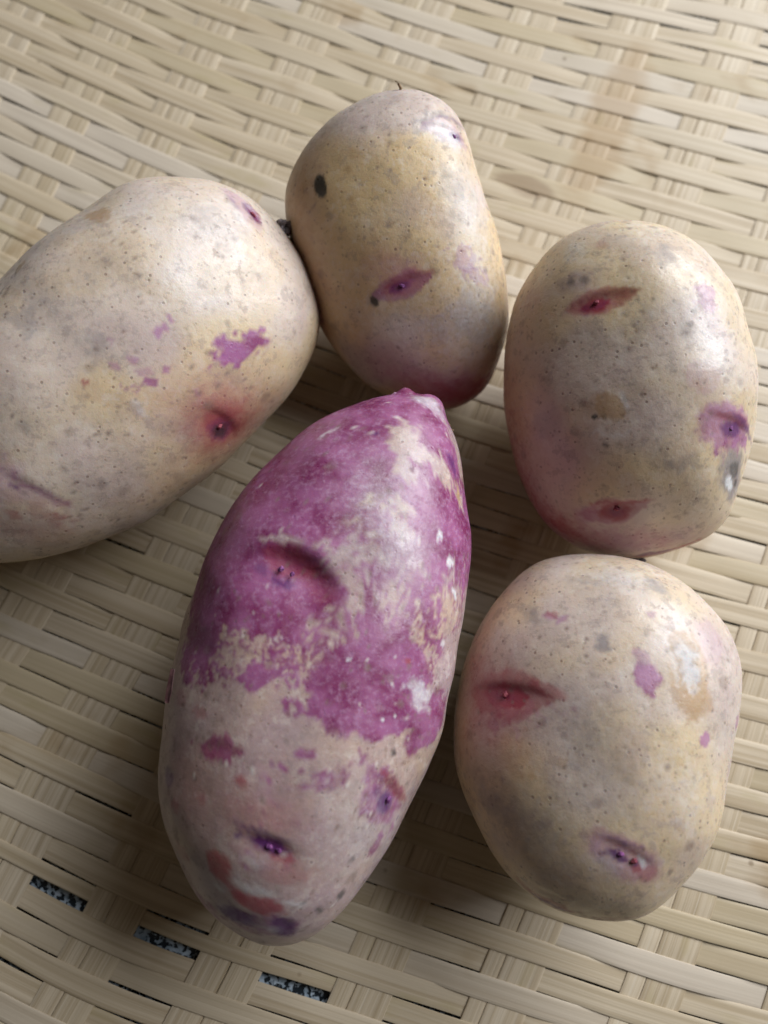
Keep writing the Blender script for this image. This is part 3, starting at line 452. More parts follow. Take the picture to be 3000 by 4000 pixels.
WEAVE_FIX = [(2,0,3.78,4.73),(2,2,1.71,1.23),(2,4,0.46,-0.26),(2,6,-0.24,-1.41),(2,8,-0.26,0.22),(2,10,-0.82,-0.02),(2,12,-1.66,0.36),(1,1,1.23,2.10),(1,3,0.12,-0.34),(1,5,-0.29,-1.37),(1,7,-0.72,0.09),(1,9,-0.59,0.78),(1,11,-0.86,0.67),(1,13,-1.03,0.40),(0,2,2.41,-1.81),(0,4,1.83,-3.16),(0,6,1.65,-1.66),(0,8,1.94,-0.13),(0,10,2.57,-0.02),(-1,3,-1.75,-2.30),(-1,5,-2.12,-0.33),(-1,7,-1.46,0.13),(-2,6,-1.71,0.27),(-2,8,-0.89,2.19),(-2,10,-0.85,1.47),(-3,9,-1.58,-1.47),(-3,11,-0.95,-0.11),(-3,13,-0.65,-0.78),(-3,15,0.24,-0.79),(-3,17,0.99,-0.64),(-3,19,0.80,0.29),(-4,10,-1.79,-0.03),(-4,12,-1.37,-0.03),(-4,14,-1.39,0.80),(-4,16,0.11,0.55),(-4,18,0.71,1.66),(-4,20,1.05,1.73),(-4,22,2.20,-0.54),(-4,24,2.71,-0.61),(3,11,-0.53,-0.42),(3,13,-2.22,-0.89),(0,52,-1.26,0.32),(0,50,-0.47,1.78),(0,54,-3.19,-2.45),(0,56,-5.73,-3.02),(1,53,0.19,-0.81),(-1,51,-0.55,-0.48),(-1,53,1.38,-1.43),(-1,49,-1.66,2.79),(-1,47,-0.76,1.90),(-1,45,-0.11,0.61),(-1,43,0.38,0.49),(-1,41,0.94,-0.34),(-1,39,1.14,0.33),(-1,37,0.80,1.29),(-2,40,1.91,-2.55),(-2,42,1.46,-1.69),(2,52,1.13,0.12),(2,50,1.39,0.68),(2,48,1.67,1.57),(2,46,1.15,1.70),(3,47,0.50,1.40),(3,49,0.96,0.92),(3,51,1.13,2.01),(4,48,2.50,-0.07),(4,46,1.76,-0.21),(4,44,1.10,-0.65),(4,42,0.60,-0.46),(4,40,-0.35,-1.50),(4,38,-0.91,-1.51),(4,28,-2.03,0.28),(4,30,-1.66,0.20),(4,32,-1.52,-0.00),(4,34,-1.31,-0.44),(4,36,-1.36,-1.32)]

# ------------------------------------------------------------------ helpers
def link(name, me, mat, parent=None):
    o = bpy.data.objects.new(name, me)
    scene.collection.objects.link(o)
    if mat is not None and not me.materials:
        me.materials.append(mat)
    if parent is not None:
        o.parent = parent
    return o

_rng = np.random.default_rng(7)
_perm = _rng.permutation(4096)
_grad = _rng.normal(size=(4096, 3))
_grad /= np.linalg.norm(_grad, axis=1)[:, None]
def perlin(p):
    p = np.asarray(p, float)
    i = np.floor(p).astype(np.int64)
    f = p - i
    u = f*f*f*(f*(f*6 - 15) + 10)
    out = np.zeros(len(p))
    for dx in (0, 1):
        for dy in (0, 1):
            for dz in (0, 1):
                h = _perm[(_perm[(_perm[(i[:, 0]+dx) & 4095] + i[:, 1]+dy) & 4095] + i[:, 2]+dz) & 4095]
                g = _grad[h]
                d = g[:, 0]*(f[:, 0]-dx) + g[:, 1]*(f[:, 1]-dy) + g[:, 2]*(f[:, 2]-dz)
                w = (u[:, 0] if dx else 1-u[:, 0])*(u[:, 1] if dy else 1-u[:, 1])*(u[:, 2] if dz else 1-u[:, 2])
                out += w*d
    return out*1.6
def smooth(a, b, x):
    t = np.clip((x-a)/(b-a), 0, 1)
    return t*t*(3-2*t)

class G:
    """small node-graph writer"""
    def __init__(self, name):
        self.m = bpy.data.materials.new(name)
        self.m.use_nodes = True
        self.t = self.m.node_tree
        self.b = self.t.nodes['Principled BSDF']
    def n(self, kind, **kw):
        nd = self.t.nodes.new(kind)
        for k, v in kw.items():
            if k in nd.inputs:
                self.put(nd.inputs[k], v)
            else:
                setattr(nd, k, v)
        return nd
    def put(self, sock, v):
        if hasattr(v, 'is_output') or isinstance(v, bpy.types.NodeSocket):
            self.t.links.new(v, sock)
        elif isinstance(v, (tuple, list)) and len(v) == 3 and sock.type == 'RGBA':
            sock.default_value = (*v, 1)
        else:
            sock.default_value = v
    def math(self, op, a, b=0.0, c=None, clamp=False):
        nd = self.t.nodes.new('ShaderNodeMath'); nd.operation = op; nd.use_clamp = clamp
        self.put(nd.inputs[0], a); self.put(nd.inputs[1], b)
        if c is not None: self.put(nd.inputs[2], c)
        return nd.outputs[0]
    def mix(self, f, a, b):
        nd = self.t.nodes.new('ShaderNodeMix'); nd.data_type = 'RGBA'; nd.clamp_factor = True
        self.put(nd.inputs[0], f); self.put(nd.inputs[6], a); self.put(nd.inputs[7], b)
        return nd.outputs[2]
    def step(self, x, a, b, lo=0.0, hi=1.0):
        nd = self.t.nodes.new('ShaderNodeMapRange'); nd.interpolation_type = 'SMOOTHSTEP'
        self.put(nd.inputs['Value'], x)
        for k, v in (('From Min', a), ('From Max', b), ('To Min', lo), ('To Max', hi)):
            self.put(nd.inputs[k], v)
        return nd.outputs['Result']
    def noise(self, vec, scale, detail=3.0, rough=0.55, dist=0.0):
        nd = self.t.nodes.new('ShaderNodeTexNoise')
        self.put(nd.inputs['Vector'], vec)
        nd.inputs['Scale'].default_value = scale
        nd.inputs['Detail'].default_value = detail
        nd.inputs['Roughness'].default_value = rough
        nd.inputs['Distortion'].default_value = dist
        return nd.outputs['Fac']
    def vmath(self, op, a, b):
        nd = self.t.nodes.new('ShaderNodeVectorMath'); nd.operation = op
        self.put(nd.inputs[0], a); self.put(nd.inputs[1], b)
        return nd.outputs[0]
    def attr(self, name):
        nd = self.t.nodes.new('ShaderNodeAttribute'); nd.attribute_name = name
        return nd
    def sep(self, v):
        nd = self.t.nodes.new('ShaderNodeSeparateXYZ'); self.put(nd.inputs[0], v)
        return nd.outputs
    def comb(self, x, y, z):
        nd = self.t.nodes.new('ShaderNodeCombineXYZ')
        for s, v in zip(nd.inputs, (x, y, z)): self.put(s, v)
        return nd.outputs[0]
    def bump(self, h, strength, dist, normal=None):
        nd = self.t.nodes.new('ShaderNodeBump')
        self.put(nd.inputs['Height'], h); nd.inputs['Strength'].default_value = strength
        nd.inputs['Distance'].default_value = dist
        if normal is not None: self.put(nd.inputs['Normal'], normal)
        return nd.outputs[0]
    def out(self, **kw):
        for k, v in kw.items():
            self.put(self.b.inputs[k.replace('_', ' ')], v)
        return self.m

# ------------------------------------------------------------------ materials
STAINS = ((0.0673, 0.1202, 0.404, 0.915, 0.0314, 0.0075, 0.50, (0.36, 0.225, 0.10)), (0.0410, 0.0982, 0.919, -0.393, 0.0085, 0.0035, 0.55, (0.24, 0.15, 0.085)))
def bamboo(name, warp):
    g = G(name)
    uv = g.n('ShaderNodeUVMap').outputs[0]
    info = g.n('ShaderNodeObjectInfo')
    rnd = info.outputs['Random']
    x, y, _ = g.sep(uv)
    off = g.math('MULTIPLY', rnd, 37.0)
    off2 = g.math('MULTIPLY', rnd, 91.7)
    # long fibre streaks: metres along (x) and across (y)
    fine = g.noise(g.comb(g.math('MULTIPLY', x, 16.0), g.math('MULTIPLY', y, 2600.0), off), 1.0, 3.0, 0.6)
    mid = g.noise(g.comb(g.math('MULTIPLY', x, 9.0), g.math('MULTIPLY', y, 750.0), off2), 1.0, 2.0, 0.5)
    pos = g.n('ShaderNodeNewGeometry').outputs['Position']
    patch = g.noise(pos, 42.0, 3.0, 0.55)
    along = g.noise(g.comb(g.math('MULTIPLY', x, 40.0), g.math('MULTIPLY', y, 120.0), off), 1.0, 3.0, 0.6)
    c = g.mix(g.step(mid, 0.30, 0.70), (0.45, 0.355, 0.235), (0.60, 0.50, 0.365))
    c = g.mix(g.math('MULTIPLY', g.step(fine, 0.52, 0.72), 0.50 if warp else 0.22), c, (0.66, 0.59, 0.48))
    c = g.mix(g.math('MULTIPLY', g.step(fine, 0.47, 0.30), 0.55 if warp else 0.22), c, (0.29, 0.215, 0.12))
    # strip to strip tint
    r2 = g.math('FRACT', g.math('MULTIPLY', rnd, 13.37))
    c = g.mix(g.step(r2, 0.45, 1.0, 0.0, 0.12 if warp else 0.60), c, (0.46, 0.375, 0.235))
    r3 = g.math('FRACT', g.math('MULTIPLY', rnd, 71.3))
    c = g.mix(g.step(r3, 0.55, 1.0, 0.0, 0.12 if warp else 0.60), c, (0.58, 0.51, 0.43))
    # blotches: green-yellow outer skin left on, brown water stains
    c = g.mix(g.math('MULTIPLY', g.step(along, 0.58, 0.74), 0.42), c, (0.42, 0.345, 0.18))
    c = g.mix(g.math('MULTIPLY', g.step(patch, 0.58, 0.74), 0.55), c, (0.33, 0.215, 0.10))
    px, py, _pz = g.sep(pos)
    for (sx, sy, ux, uy, la, lb, amt, col) in STAINS:   # old water stains, each with its own place and shape
        qx = g.math('SUBTRACT', px, sx); qy = g.math('SUBTRACT', py, sy)
        ea = g.math('DIVIDE', g.math('ADD', g.math('MULTIPLY', qx, ux), g.math('MULTIPLY', qy, uy)), la)
        eb = g.math('DIVIDE', g.math('SUBTRACT', g.math('MULTIPLY', qy, ux), g.math('MULTIPLY', qx, uy)), lb)
        rr = g.math('ADD', g.math('SQRT', g.math('ADD', g.math('MULTIPLY', ea, ea), g.math('MULTIPLY', eb, eb))), g.math('MULTIPLY', g.math('SUBTRACT', along, 0.5), 1.4))
        c = g.mix(g.math('MULTIPLY', g.step(rr, 1.2, 0.6), amt), c, col)
    spot = g.n('ShaderNodeTexVoronoi'); spot.inputs['Scale'].default_value = 55.0
    g.put(spot.inputs['Vector'], pos)
    c = g.mix(g.math('MULTIPLY', g.step(spot.outputs['Distance'], 0.055, 0.02), 0.6), c, (0.16, 0.10, 0.05))
    h = g.math('ADD', g.math('MULTIPLY', fine, 0.6), g.math('MULTIPLY', mid, 0.9))
    nrm = g.bump(h, 0.50 if warp else 0.25, 0.0003)
    g.out(Base_Color=c, Roughness=g.step(fine, 0.3, 0.7, 0.60, 0.46), Normal=nrm)
    g.b.inputs['Specular IOR Level'].default_value = 0.36
    return g.m

def granite():
    g = G('speckled_granite')
    pos = g.n('ShaderNodeNewGeometry').outputs['Position']
    v = g.n('ShaderNodeTexVoronoi'); v.inputs['Scale'].default_value = 1100.0
    g.put(v.inputs['Vector'], g.vmath('ADD', pos, (0, 0, 0)))
    cell = g.sep(v.outputs['Color'])[0]
    nz = g.noise(pos, 620.0, 4.0, 0.6)
    c = g.mix(g.step(nz, 0.35, 0.65), (0.24, 0.31, 0.38), (0.50, 0.58, 0.66))
    c = g.mix(g.step(g.math('ADD', g.math('MULTIPLY', cell, 0.5), nz), 0.78, 0.68), c, (0.022, 0.028, 0.035))
    g.out(Base_Color=c, Roughness=0.25)
    return g.m

def skin(name, yellow, grey_base, purple_a, purple_b, seed):
    g = G(name)
    obj = g.n('ShaderNodeTexCoord').outputs['Object']
    pos = g.vmath('ADD', obj, (seed*0.37, seed*0.11, seed*0.23))
    big = g.noise(pos, 30.0, 2.0, 0.6)
    hue = g.noise(g.vmath('ADD', pos, (3.3, 1.1, 0.7)), 45.0, 2.0, 0.6)
    med = g.noise(pos, 160.0, 2.0, 0.6)
    fin = g.noise(pos, 900.0, 3.0, 0.65)
    A = g.attr('mark_a'); B = g.attr('mark_b'); Cc = g.attr('mark_c')
    pu, re, vi = g.sep(A.outputs['Vector'])
    gr, br, pa = g.sep(B.outputs['Vector'])
    da, lent, scab = g.sep(Cc.outputs['Vector'])
    wob = g.math('MULTIPLY', g.math('SUBTRACT', fin, 0.5), 0.55)
    def soft(f, amt=1.0):
        # marks fade in with fine ragged speckle where they are half strength
        return g.math('MULTIPLY', g.math('ADD', f, g.math('MULTIPLY', wob, g.math('MULTIPLY', g.math('MULTIPLY', f, g.math('SUBTRACT', 1.0, f)), 4.0))), amt, clamp=True)
    c = g.mix(g.step(big, 0.40, 0.58), grey_base, yellow)
    c = g.mix(g.math('MULTIPLY', g.step(hue, 0.50, 0.66), 0.36), c, (0.45, 0.34, 0.34))
    c = g.mix(g.math('MULTIPLY', g.step(hue, 0.47, 0.36), 0.32), c, (0.63, 0.46, 0.24))
    c = g.mix(g.math('MULTIPLY', g.step(med, 0.54, 0.78), 0.26), c, (0.36, 0.29, 0.25))
    c = g.mix(g.math('MULTIPLY', g.step(fin, 0.54, 0.72), 0.30), c, (0.66, 0.58, 0.47))
    c = g.mix(g.math('MULTIPLY', g.step(fin, 0.46, 0.30), 0.30), c, (0.28, 0.20, 0.14))
    scurf = g.noise(g.vmath('ADD', pos, (1.3, 4.1, 2.7)), 300.0, 4.0, 0.72)
    grit = g.step(scurf, 0.545, 0.625)
    c = g.mix(g.math('MULTIPLY', grit, 0.34), c, (0.27, 0.205, 0.185))
    bloom = g.step(scurf, 0.46, 0.38)
    c = g.mix(g.math('MULTIPLY', bloom, 0.30), c, (0.70, 0.62, 0.54))
    vor = g.n('ShaderNodeTexVoronoi'); vor.inputs['Scale'].default_value = 620.0
    g.put(vor.inputs['Vector'], pos)
    vr = g.sep(vor.outputs['Color'])[0]
    pore = g.math('MULTIPLY', g.step(vor.outputs['Distance'], 0.24, 0.12), g.step(vr, 0.45, 0.9))
    c = g.mix(g.math('MULTIPLY', pore, 0.62), c, (0.20, 0.13, 0.105))
    c = g.mix(soft(br), c, g.mix(med, (0.36, 0.20, 0.085), (0.50, 0.33, 0.17)))
    c = g.mix(soft(gr), c, g.mix(fin, (0.15, 0.125, 0.125), (0.33, 0.28, 0.27)))
    pcol = g.mix(g.step(med, 0.35, 0.65), purple_a, purple_b)
    pcol = g.mix(g.math('MULTIPLY', g.step(fin, 0.46, 0.72), 0.36), pcol, (0.48, 0.29, 0.43))
    c = g.mix(soft(pu), c, pcol)
    c = g.mix(soft(re), c, g.mix(med, (0.25, 0.018, 0.050), (0.38, 0.065, 0.070)))
    c = g.mix(soft(vi), c, (0.095, 0.012, 0.115))
    c = g.mix(soft(pa), c, g.mix(fin, (0.50, 0.475, 0.47), (0.80, 0.79, 0.80)))
    c = g.mix(g.math('MULTIPLY', lent, 0.80), c, g.mix(med, (0.17, 0.095, 0.07), (0.25, 0.19, 0.165)))
    c = g.mix(g.math('MULTIPLY', scab, 0.8), c, (0.68, 0.62, 0.57))
    c = g.mix(soft(da), c, (0.030, 0.028, 0.024))
    h = g.math('ADD', g.math('MULTIPLY', fin, 0.8), g.math('MULTIPLY', lent, -0.15))
    h = g.math('ADD', h, g.math('ADD', g.math('MULTIPLY', scab, 0.5), g.math('ADD', g.math('MULTIPLY', pore, -0.5), g.math('MULTIPLY', scurf, 1.2))))
    nrm = g.bump(h, 0.36, 0.00020)
    rough = g.math('ADD', g.math('ADD', g.step(fin, 0.3, 0.7, 0.29, 0.45), g.math('ADD', g.step(med, 0.35, 0.65, -0.04, 0.10), g.math('MULTIPLY', g.math('ADD', grit, bloom), 0.16))), g.math('MULTIPLY', gr, 0.15))
    g.out(Base_Color=c, Roughness=rough, Normal=nrm)
    g.b.inputs['Specular IOR Level'].default_value = 0.72
    g.b.inputs['Subsurface Weight'].default_value = 0.22
    g.b.inputs['Subsurface Radius'].default_value = (1.0, 0.42, 0.18)
    g.b.inputs['Subsurface Scale'].default_value = 0.0035
    return g.m

def plain(name, c1, c2, rough=0.6, scale=700.0, bump=0.4):
    g = G(name)
    obj = g.n('ShaderNodeTexCoord').outputs['Object']
    nz = g.noise(obj, scale, 4.0, 0.6)
    g.out(Base_Color=g.mix(g.step(nz, 0.35, 0.65), c1, c2), Roughness=rough, Normal=g.bump(nz, bump, 0.0004))
    return g.m

M_WEFT = bamboo('bamboo_weft', False)
M_WARP = bamboo('bamboo_warp', True)

# ------------------------------------------------------------------ the surface under the tray
def grid_sheet(name, sx, sy, z, mat):
    me = bpy.data.meshes.new(name)
    me.from_pydata([(-sx, -sy, z), (sx, -sy, z), (sx, sy, z), (-sx, sy, z)], [], [(0, 1, 2, 3)])
    return link(name, me, mat)
counter = grid_sheet('countertop', 0.6, 0.6, -0.0030, granite())
counter['kind'] = 'structure'

# ------------------------------------------------------------------ woven tray
tray = bpy.data.objects.new('bamboo_tray', None)
scene.collection.objects.link(tray)
tray.location = (0, 0, -0.0010)
tray['label'] = 'woven pale bamboo tray that the five potatoes lie on'
tray['category'] = 'tray'

_fix = np.array(WEAVE_FIX)
def weave_xy(i, j):
    i = np.asarray(i, float); j = np.asarray(j, float)
    a, b = i/4.0, (j-28)/28.0
    t = np.stack([a**p*b**q for p in range(3) for q in range(3-p)], -1)
    xy = np.stack([t@np.array(WEAVE_X), t@np.array(WEAVE_Y)], -1)
    w = np.exp(-((i[:, None]-_fix[:, 0])/0.9)**2 - ((j[:, None]-_fix[:, 1])/4.0)**2)
    d = (w@_fix[:, 2:4])/(w.sum(1)[:, None] + 0.25)
    return xy + d*1e-3

A1, A2 = 0.00024, 0.00007
def ribbon(name, mat, cx, cy, nx, ny, cz, half_l, half_r, thick, camber, dist, v0, roll=None):
    """one bamboo strip: centre line (cx,cy,cz), in-plane normal (nx,ny), half widths, rounded edges"""
    n = len(cx)
    prof = [(-1.0, -0.35), (-0.992, 0.25), (-0.955, 0.48), (-0.6, 0.5), (0.0, 0.5), (0.6, 0.5), (0.955, 0.48), (0.992, 0.25), (1.0, -0.35), (0.96, -0.5), (-0.96, -0.5)]
    k = len(prof)
    V = np.zeros((n, k, 3)); UV = np.zeros((n, k, 2))
    for q, (s, z) in enumerate(prof):
        half = half_r if s > 0 else half_l
        lat = s*half
        V[:, q, 0] = cx + nx*lat
        V[:, q, 1] = cy + ny*lat
        V[:, q, 2] = cz + z*thick + (camber*(1-s*s) if z > 0 else 0)
        if roll is not None:
            V[:, q, 2] += roll*lat
        UV[:, q, 0] = dist
        UV[:, q, 1] = v0 + lat
    verts = V.reshape(-1, 3)
    a = np.arange(n-1)[:, None]*k; q = np.arange(k)[None]
    q2 = (q+1) % k
    faces = np.stack([a+q, a+q2, a+k+q2, a+k+q], -1).reshape(-1, 4)
    me = bpy.data.meshes.new(name)
    me.from_pydata(verts.tolist(), [], faces.tolist() + [list(range(k))[::-1], [(n-1)*k+r for r in range(k)]])
    uvl = me.uv_layers.new(name='UVMap')
    li = np.zeros(len(me.loops), np.int32); me.loops.foreach_get('vertex_index', li)
    uvl.data.foreach_set('uv', UV.reshape(-1, 2)[li].astype(np.float32).ravel())
    me.polygons.foreach_set('use_smooth', [True]*len(me.polygons))
    me.update()
    return link(name, me, mat, tray)

rw = np.random.default_rng(21)
WIDTH = {52: 0.66, 53: 0.94, 54: 0.90, 55: 0.93, 51: 0.97, 0: 0.86, 1: 0.88, 2: 0.90, 45: 0.93, 43: 0.95}
SHIFT = {52: -0.17, 53: 0.06, 54: 0.02}
for j in range(-7, 67):
    ii = np.arange(-7.5, 8.0, 0.055)
    jj = np.full_like(ii, float(j))
    ph = rw.uniform(0, 50)
    wob = perlin(np.stack([ii*0.45+ph, jj*0+3.1, jj*0], -1))
    wid = WIDTH.get(j, 1.005 + rw.normal()*0.04)
    sh = SHIFT.get(j, rw.normal()*0.025)
    if j == 52:
        sh = np.where(ii < 1.85, sh, 0.03)
    jj = jj + 0.10*wob + sh
    xy = weave_xy(ii, jj)
    keep = (abs(xy[:, 0]) < 0.165) & (xy[:, 1] < 0.20) & (xy[:, 1] > -0.165)
    if keep.sum() < 12:
        rw.uniform(size=3); continue
    ii, jj, xy = ii[keep], jj[keep], xy[keep]
    e = 0.5
    dn = weave_xy(ii, jj+e) - weave_xy(ii, jj-e)
    pitch = np.linalg.norm(dn, axis=1)
    dn /= pitch[:, None]
    c = np.cos(math.pi*(ii+j))
    s = np.tanh(1.6*c)/math.tanh(1.6)
    z = -A1*s + 0.00006*perlin(np.stack([ii*1.3+ph, jj*0+9.7, jj*0], -1))
    if j == 52:
        wid = np.where(ii < 1.85, 0.62, 0.97)
    half = 0.5*pitch*wid*(1.0 + 0.02*np.clip(-s, 0, 1)*np.abs(s) - 0.02*(1-s*s)
                          + 0.03*perlin(np.stack([ii*0.8+ph, jj*0+1.7, jj*0], -1)))
    roll = 0.05*perlin(np.stack([ii*1.1+ph, jj*0+5.5, jj*0], -1))
    dist = np.r_[0, np.cumsum(np.linalg.norm(np.diff(xy, axis=0), axis=1))]
    ribbon('weft_strip', M_WEFT, xy[:, 0], xy[:, 1], dn[:, 0], dn[:, 1], z, half, half,
           0.00022*rw.uniform(0.9, 1.1), 0.00003*rw.uniform(0.4, 1.6), dist, rw.uniform(0, 3), roll)

for i in range(-6, 7):
    wsum = 0.445 + rw.normal()*0.012 + (0.03 if i in (-1, 0, 1) else 0)
    cut = rw.uniform(-0.3, 0.05)
    for lo, hi in ((-0.5, cut-0.0035), (cut+0.0035, 0.5)):
        jj = np.arange(-9, 70, 0.2)
        ph = rw.uniform(0, 40)
        ic = i + wsum*(lo+hi)/2 + 0.012*perlin(np.stack([jj*0.09+i*3.3, jj*0, jj*0], -1))
        xy = weave_xy(ic, jj)
        keep = (abs(xy[:, 0]) < 0.165) & (xy[:, 1] < 0.20) & (xy[:, 1] > -0.165)
        if keep.sum() < 12:
            continue
        jj, ic, xy = jj[keep], ic[keep], xy[keep]
        dn = weave_xy(ic+0.3, jj) - weave_xy(ic-0.3, jj)
        pitch = np.linalg.norm(dn, axis=1)
        dn /= pitch[:, None]
        half = pitch/0.6*wsum*(hi-lo)/2
        z = A2*np.cos(math.pi*(i+jj))
        dist = np.r_[0, np.cumsum(np.linalg.norm(np.diff(xy, axis=0), axis=1))]
        ribbon('warp_strip', M_WARP, xy[:, 0], xy[:, 1], dn[:, 0], dn[:, 1], z, half, half,
               0.00022, 0.00002, dist, rw.uniform(0, 3))

# ------------------------------------------------------------------ potatoes
_bm = bmesh.new()
bmesh.ops.create_icosphere(_bm, subdivisions=7, radius=1.0)
BALL = bpy.data.meshes.new('ball')
_bm.to_mesh(BALL); _bm.free()
SPH = np.zeros(len(BALL.vertices)*3); BALL.vertices.foreach_get('co', SPH); SPH = SPH.reshape(-1, 3)
SPH /= np.linalg.norm(SPH, axis=1)[:, None]
SE = 2.3
def body_shape(co, c):
    th = np.arctan2(SPH[:, 1], SPH[:, 0])
    s = np.full(len(th), co[0])
    for k in range(1, (len(co)-1)//2+1):
        s = s + co[2*k-1]*np.cos(k*th) + co[2*k]*np.sin(k*th)
    # harmonics fade towards the poles so that front and back stay round
    rho = np.hypot(SPH[:, 0], SPH[:, 1])
    m = (rho**SE + np.abs(SPH[:, 2])**SE)**(-1/SE)
    return np.stack([SPH[:, 0]*s*m, SPH[:, 1]*s*m, SPH[:, 2]*c*m], -1)

def make_potato(key, mat, label, seed, lumps=0.00070, bumps=(), net=0.0, lent_n=420, scab_n=0):
    d = POTATO[key]
    P = body_shape(d['co'], d['c'])
    me = BALL.copy(); me.name = 'potato'
    me.vertices.foreach_set('co', P.ravel()); me.update()
    N = np.zeros(len(P)*3); me.vertex_normals.foreach_get('vector', N); N = N.reshape(-1, 3)
    sd = np.array([seed*3.1, seed*1.7, seed*5.3])
    disp = lumps*perlin(P*62 + sd) + lumps*0.14*perlin(P*150 + sd) + lumps*0.05*perlin(P*420 + sd)
    Pm = P*1000.0
    def local(pc, n, U, w, wp=0.0):
        pc, n, U = map(np.array, (pc, n, U))
        L = np.linalg.norm(U); u = U/L
        v = np.cross(n, u)
        q = Pm - pc
        if wp: q = q + WV*wp
        return q@u/L, q@v/(L*w), q@n/max(L, 6.0), L
    brow = np.zeros(len(P))
    for (pc, n, U, w, dep, sg) in d['eyes']:
        a, b, z, L = local(pc, n, U, w)
        b = b*sg
        b0 = 0.42*(1-a*a)
        ramp = np.where(b < b0, np.exp(-((b0-b)/1.05)**2), np.exp(-((b-b0)/0.20)**2))
        env = np.exp(-np.abs(a/0.82)**3)*np.exp(-z*z*3)
        lid = np.exp(-((b-b0-0.62)/0.42)**2)
        if dep > 1.1:
            brow = np.maximum(brow, 0.8*np.exp(-((b-b0-0.10)/0.075)**2)*env*smooth(1.05, 0.5, np.abs(a)))
        disp += (0.55 if dep > 3 else 0.30)*(-dep*ramp + 0.14*dep*lid)*env*1e-3
    for (pc, rad, hgt) in bumps:
        r = np.linalg.norm(Pm-np.array(pc), axis=1)/rad
        disp += hgt*1e-3*np.exp(-r**2.4)
    # ---- skin marks, and flank tints with shade in their colour
    n1 = perlin(P*330+sd); n2 = perlin(P*820+sd+5); n3 = perlin(P*1900+sd+9)
    nz = n1*0.45 + n2*0.6 + n3*0.6
    WV = np.zeros_like(P)
    for fr, am in ((200, 2.2), (480, 1.7), (1100, 1.0), (2300, 0.5)):
        for ax in range(3):
            WV[:, ax] += am*perlin(P*fr + sd + 17.3*ax + fr)
    F = {k: np.zeros(len(P)) for k in ('purple', 'red', 'violet', 'grey', 'brown', 'pale', 'dark')}
    for (at, amp, pc, n, U, w, e, wp) in d['marks']:
        a, b, z, L = local(pc, n, U, w, min(wp, 0.6)*min(1.0, np.linalg.norm(U)/5.0)*2.3)
        if wp <= 0.155 and w <= 0.5 and L > 2.4 and at in ('red', 'purple', 'brown'):
            r = np.maximum(np.abs(a)**1.5, np.abs(b)/(np.clip(1-a*a, 0, 1)+0.06)) + z*z*0.5 + wp*nz*0.5   # lens: pointed at both ends
        else:
            r = np.sqrt(a*a + b*b + z*z*(1.5 if e < 0.45 else 0.35)) + wp*nz*0.55
        if e < 0.45 and amp > 0 and at in ('purple', 'red', 'violet'): e = e*0.7
        m = smooth(1+e, 1-e, r) if e < 0.45 else np.exp(-(np.clip(r, 0, None)/(0.62+0.25*e))**2)
        f = F[at]
        if amp > 0:
            F[at] = 1-(1-f)*(1-amp*m)
        else:
            F[at] = f*(1+amp*m)
    F['red'] = 1-(1-F['red'])*(1-0.75*brow*(0.7+0.6*nz))
    for k in F: F[k] = np.clip(F[k], 0, 1)
    if net:   # scaly net where the coloured skin is rubbed off
        f = F['purple']
        sp = n1*0.35 + n2*0.75 + n3*0.8
        g_ = np.clip(f + net*sp*(0.18 + 3.4*f*(1-f)), 0, 1)
        F['purple'] = np.clip(0.62*smooth(0.28, 0.72, g_) + 0.38*g_, 0, 1)
        disp += 0.00004*F['purple']
    # ---- lenticels: small pores scattered one by one
    rp = np.random.default_rng(100+seed)
    lent = np.zeros(len(P)); scab = np.zeros(len(P))
    dens = smooth(-0.35, 0.35, perlin(P*70+sd+31)) + 0.12
    idx = rp.choice(len(P), lent_n, replace=False, p=dens/dens.sum())
    from mathutils import kdtree
    tree = kdtree.KDTree(len(P))
    for q, p in enumerate(P): tree.insert(p, q)
    tree.balance()
    def dots(arr, ids, lo, hi, alo, ahi):
        for q in ids:
            R = rp.uniform(lo, hi)*rp.uniform(0.6, 1.0); A = rp.uniform(alo, ahi)
            for (p, k, r) in tree.find_range(P[q], R*1.5):
                v = A*min(1.0, max(0.0, (1.45-r/R*(1+0.3*nz[k]))/0.7))
                if v > arr[k]: arr[k] = v
    dots(lent, idx, 0.00022, 0.00062, 0.10, 0.90)
    dots(lent, rp.choice(len(P), lent_n//9, replace=False), 0.0008, 0.0013, 0.2, 0.6)
    if scab_n:
        dots(scab, rp.choice(len(P), scab_n, replace=False), 0.0002, 0.0005, 0.4, 1.0)
    disp += -0.00004*lent
    P2 = P + N*disp[:, None]
    me.vertices.foreach_set('co', P2.ravel())
    for nm, keys in (('mark_a', (F['purple'], F['red'], F['violet'])), ('mark_b', (F['grey'], F['brown'], F['pale'])), ('mark_c', (F['dark'], lent, scab))):
        at = me.attributes.new(nm, 'FLOAT_VECTOR', 'POINT')
        at.data.foreach_set('vector', np.stack(keys, -1).astype(np.float32).ravel())
    me.polygons.foreach_set('use_smooth', [True]*len(me.polygons))
    me.update()
    o = link('potato', me, mat)
    Mx = Matrix.Identity(4)
    for r in range(3):
        for c in range(3): Mx[r][c] = d['M'][r][c]
        Mx[r][3] = d['cen'][r]
    o.matrix_world = Mx
    o['label'] = label; o['category'] = 'potato'; o['group'] = 'loose potatoes on the tray'
    return o

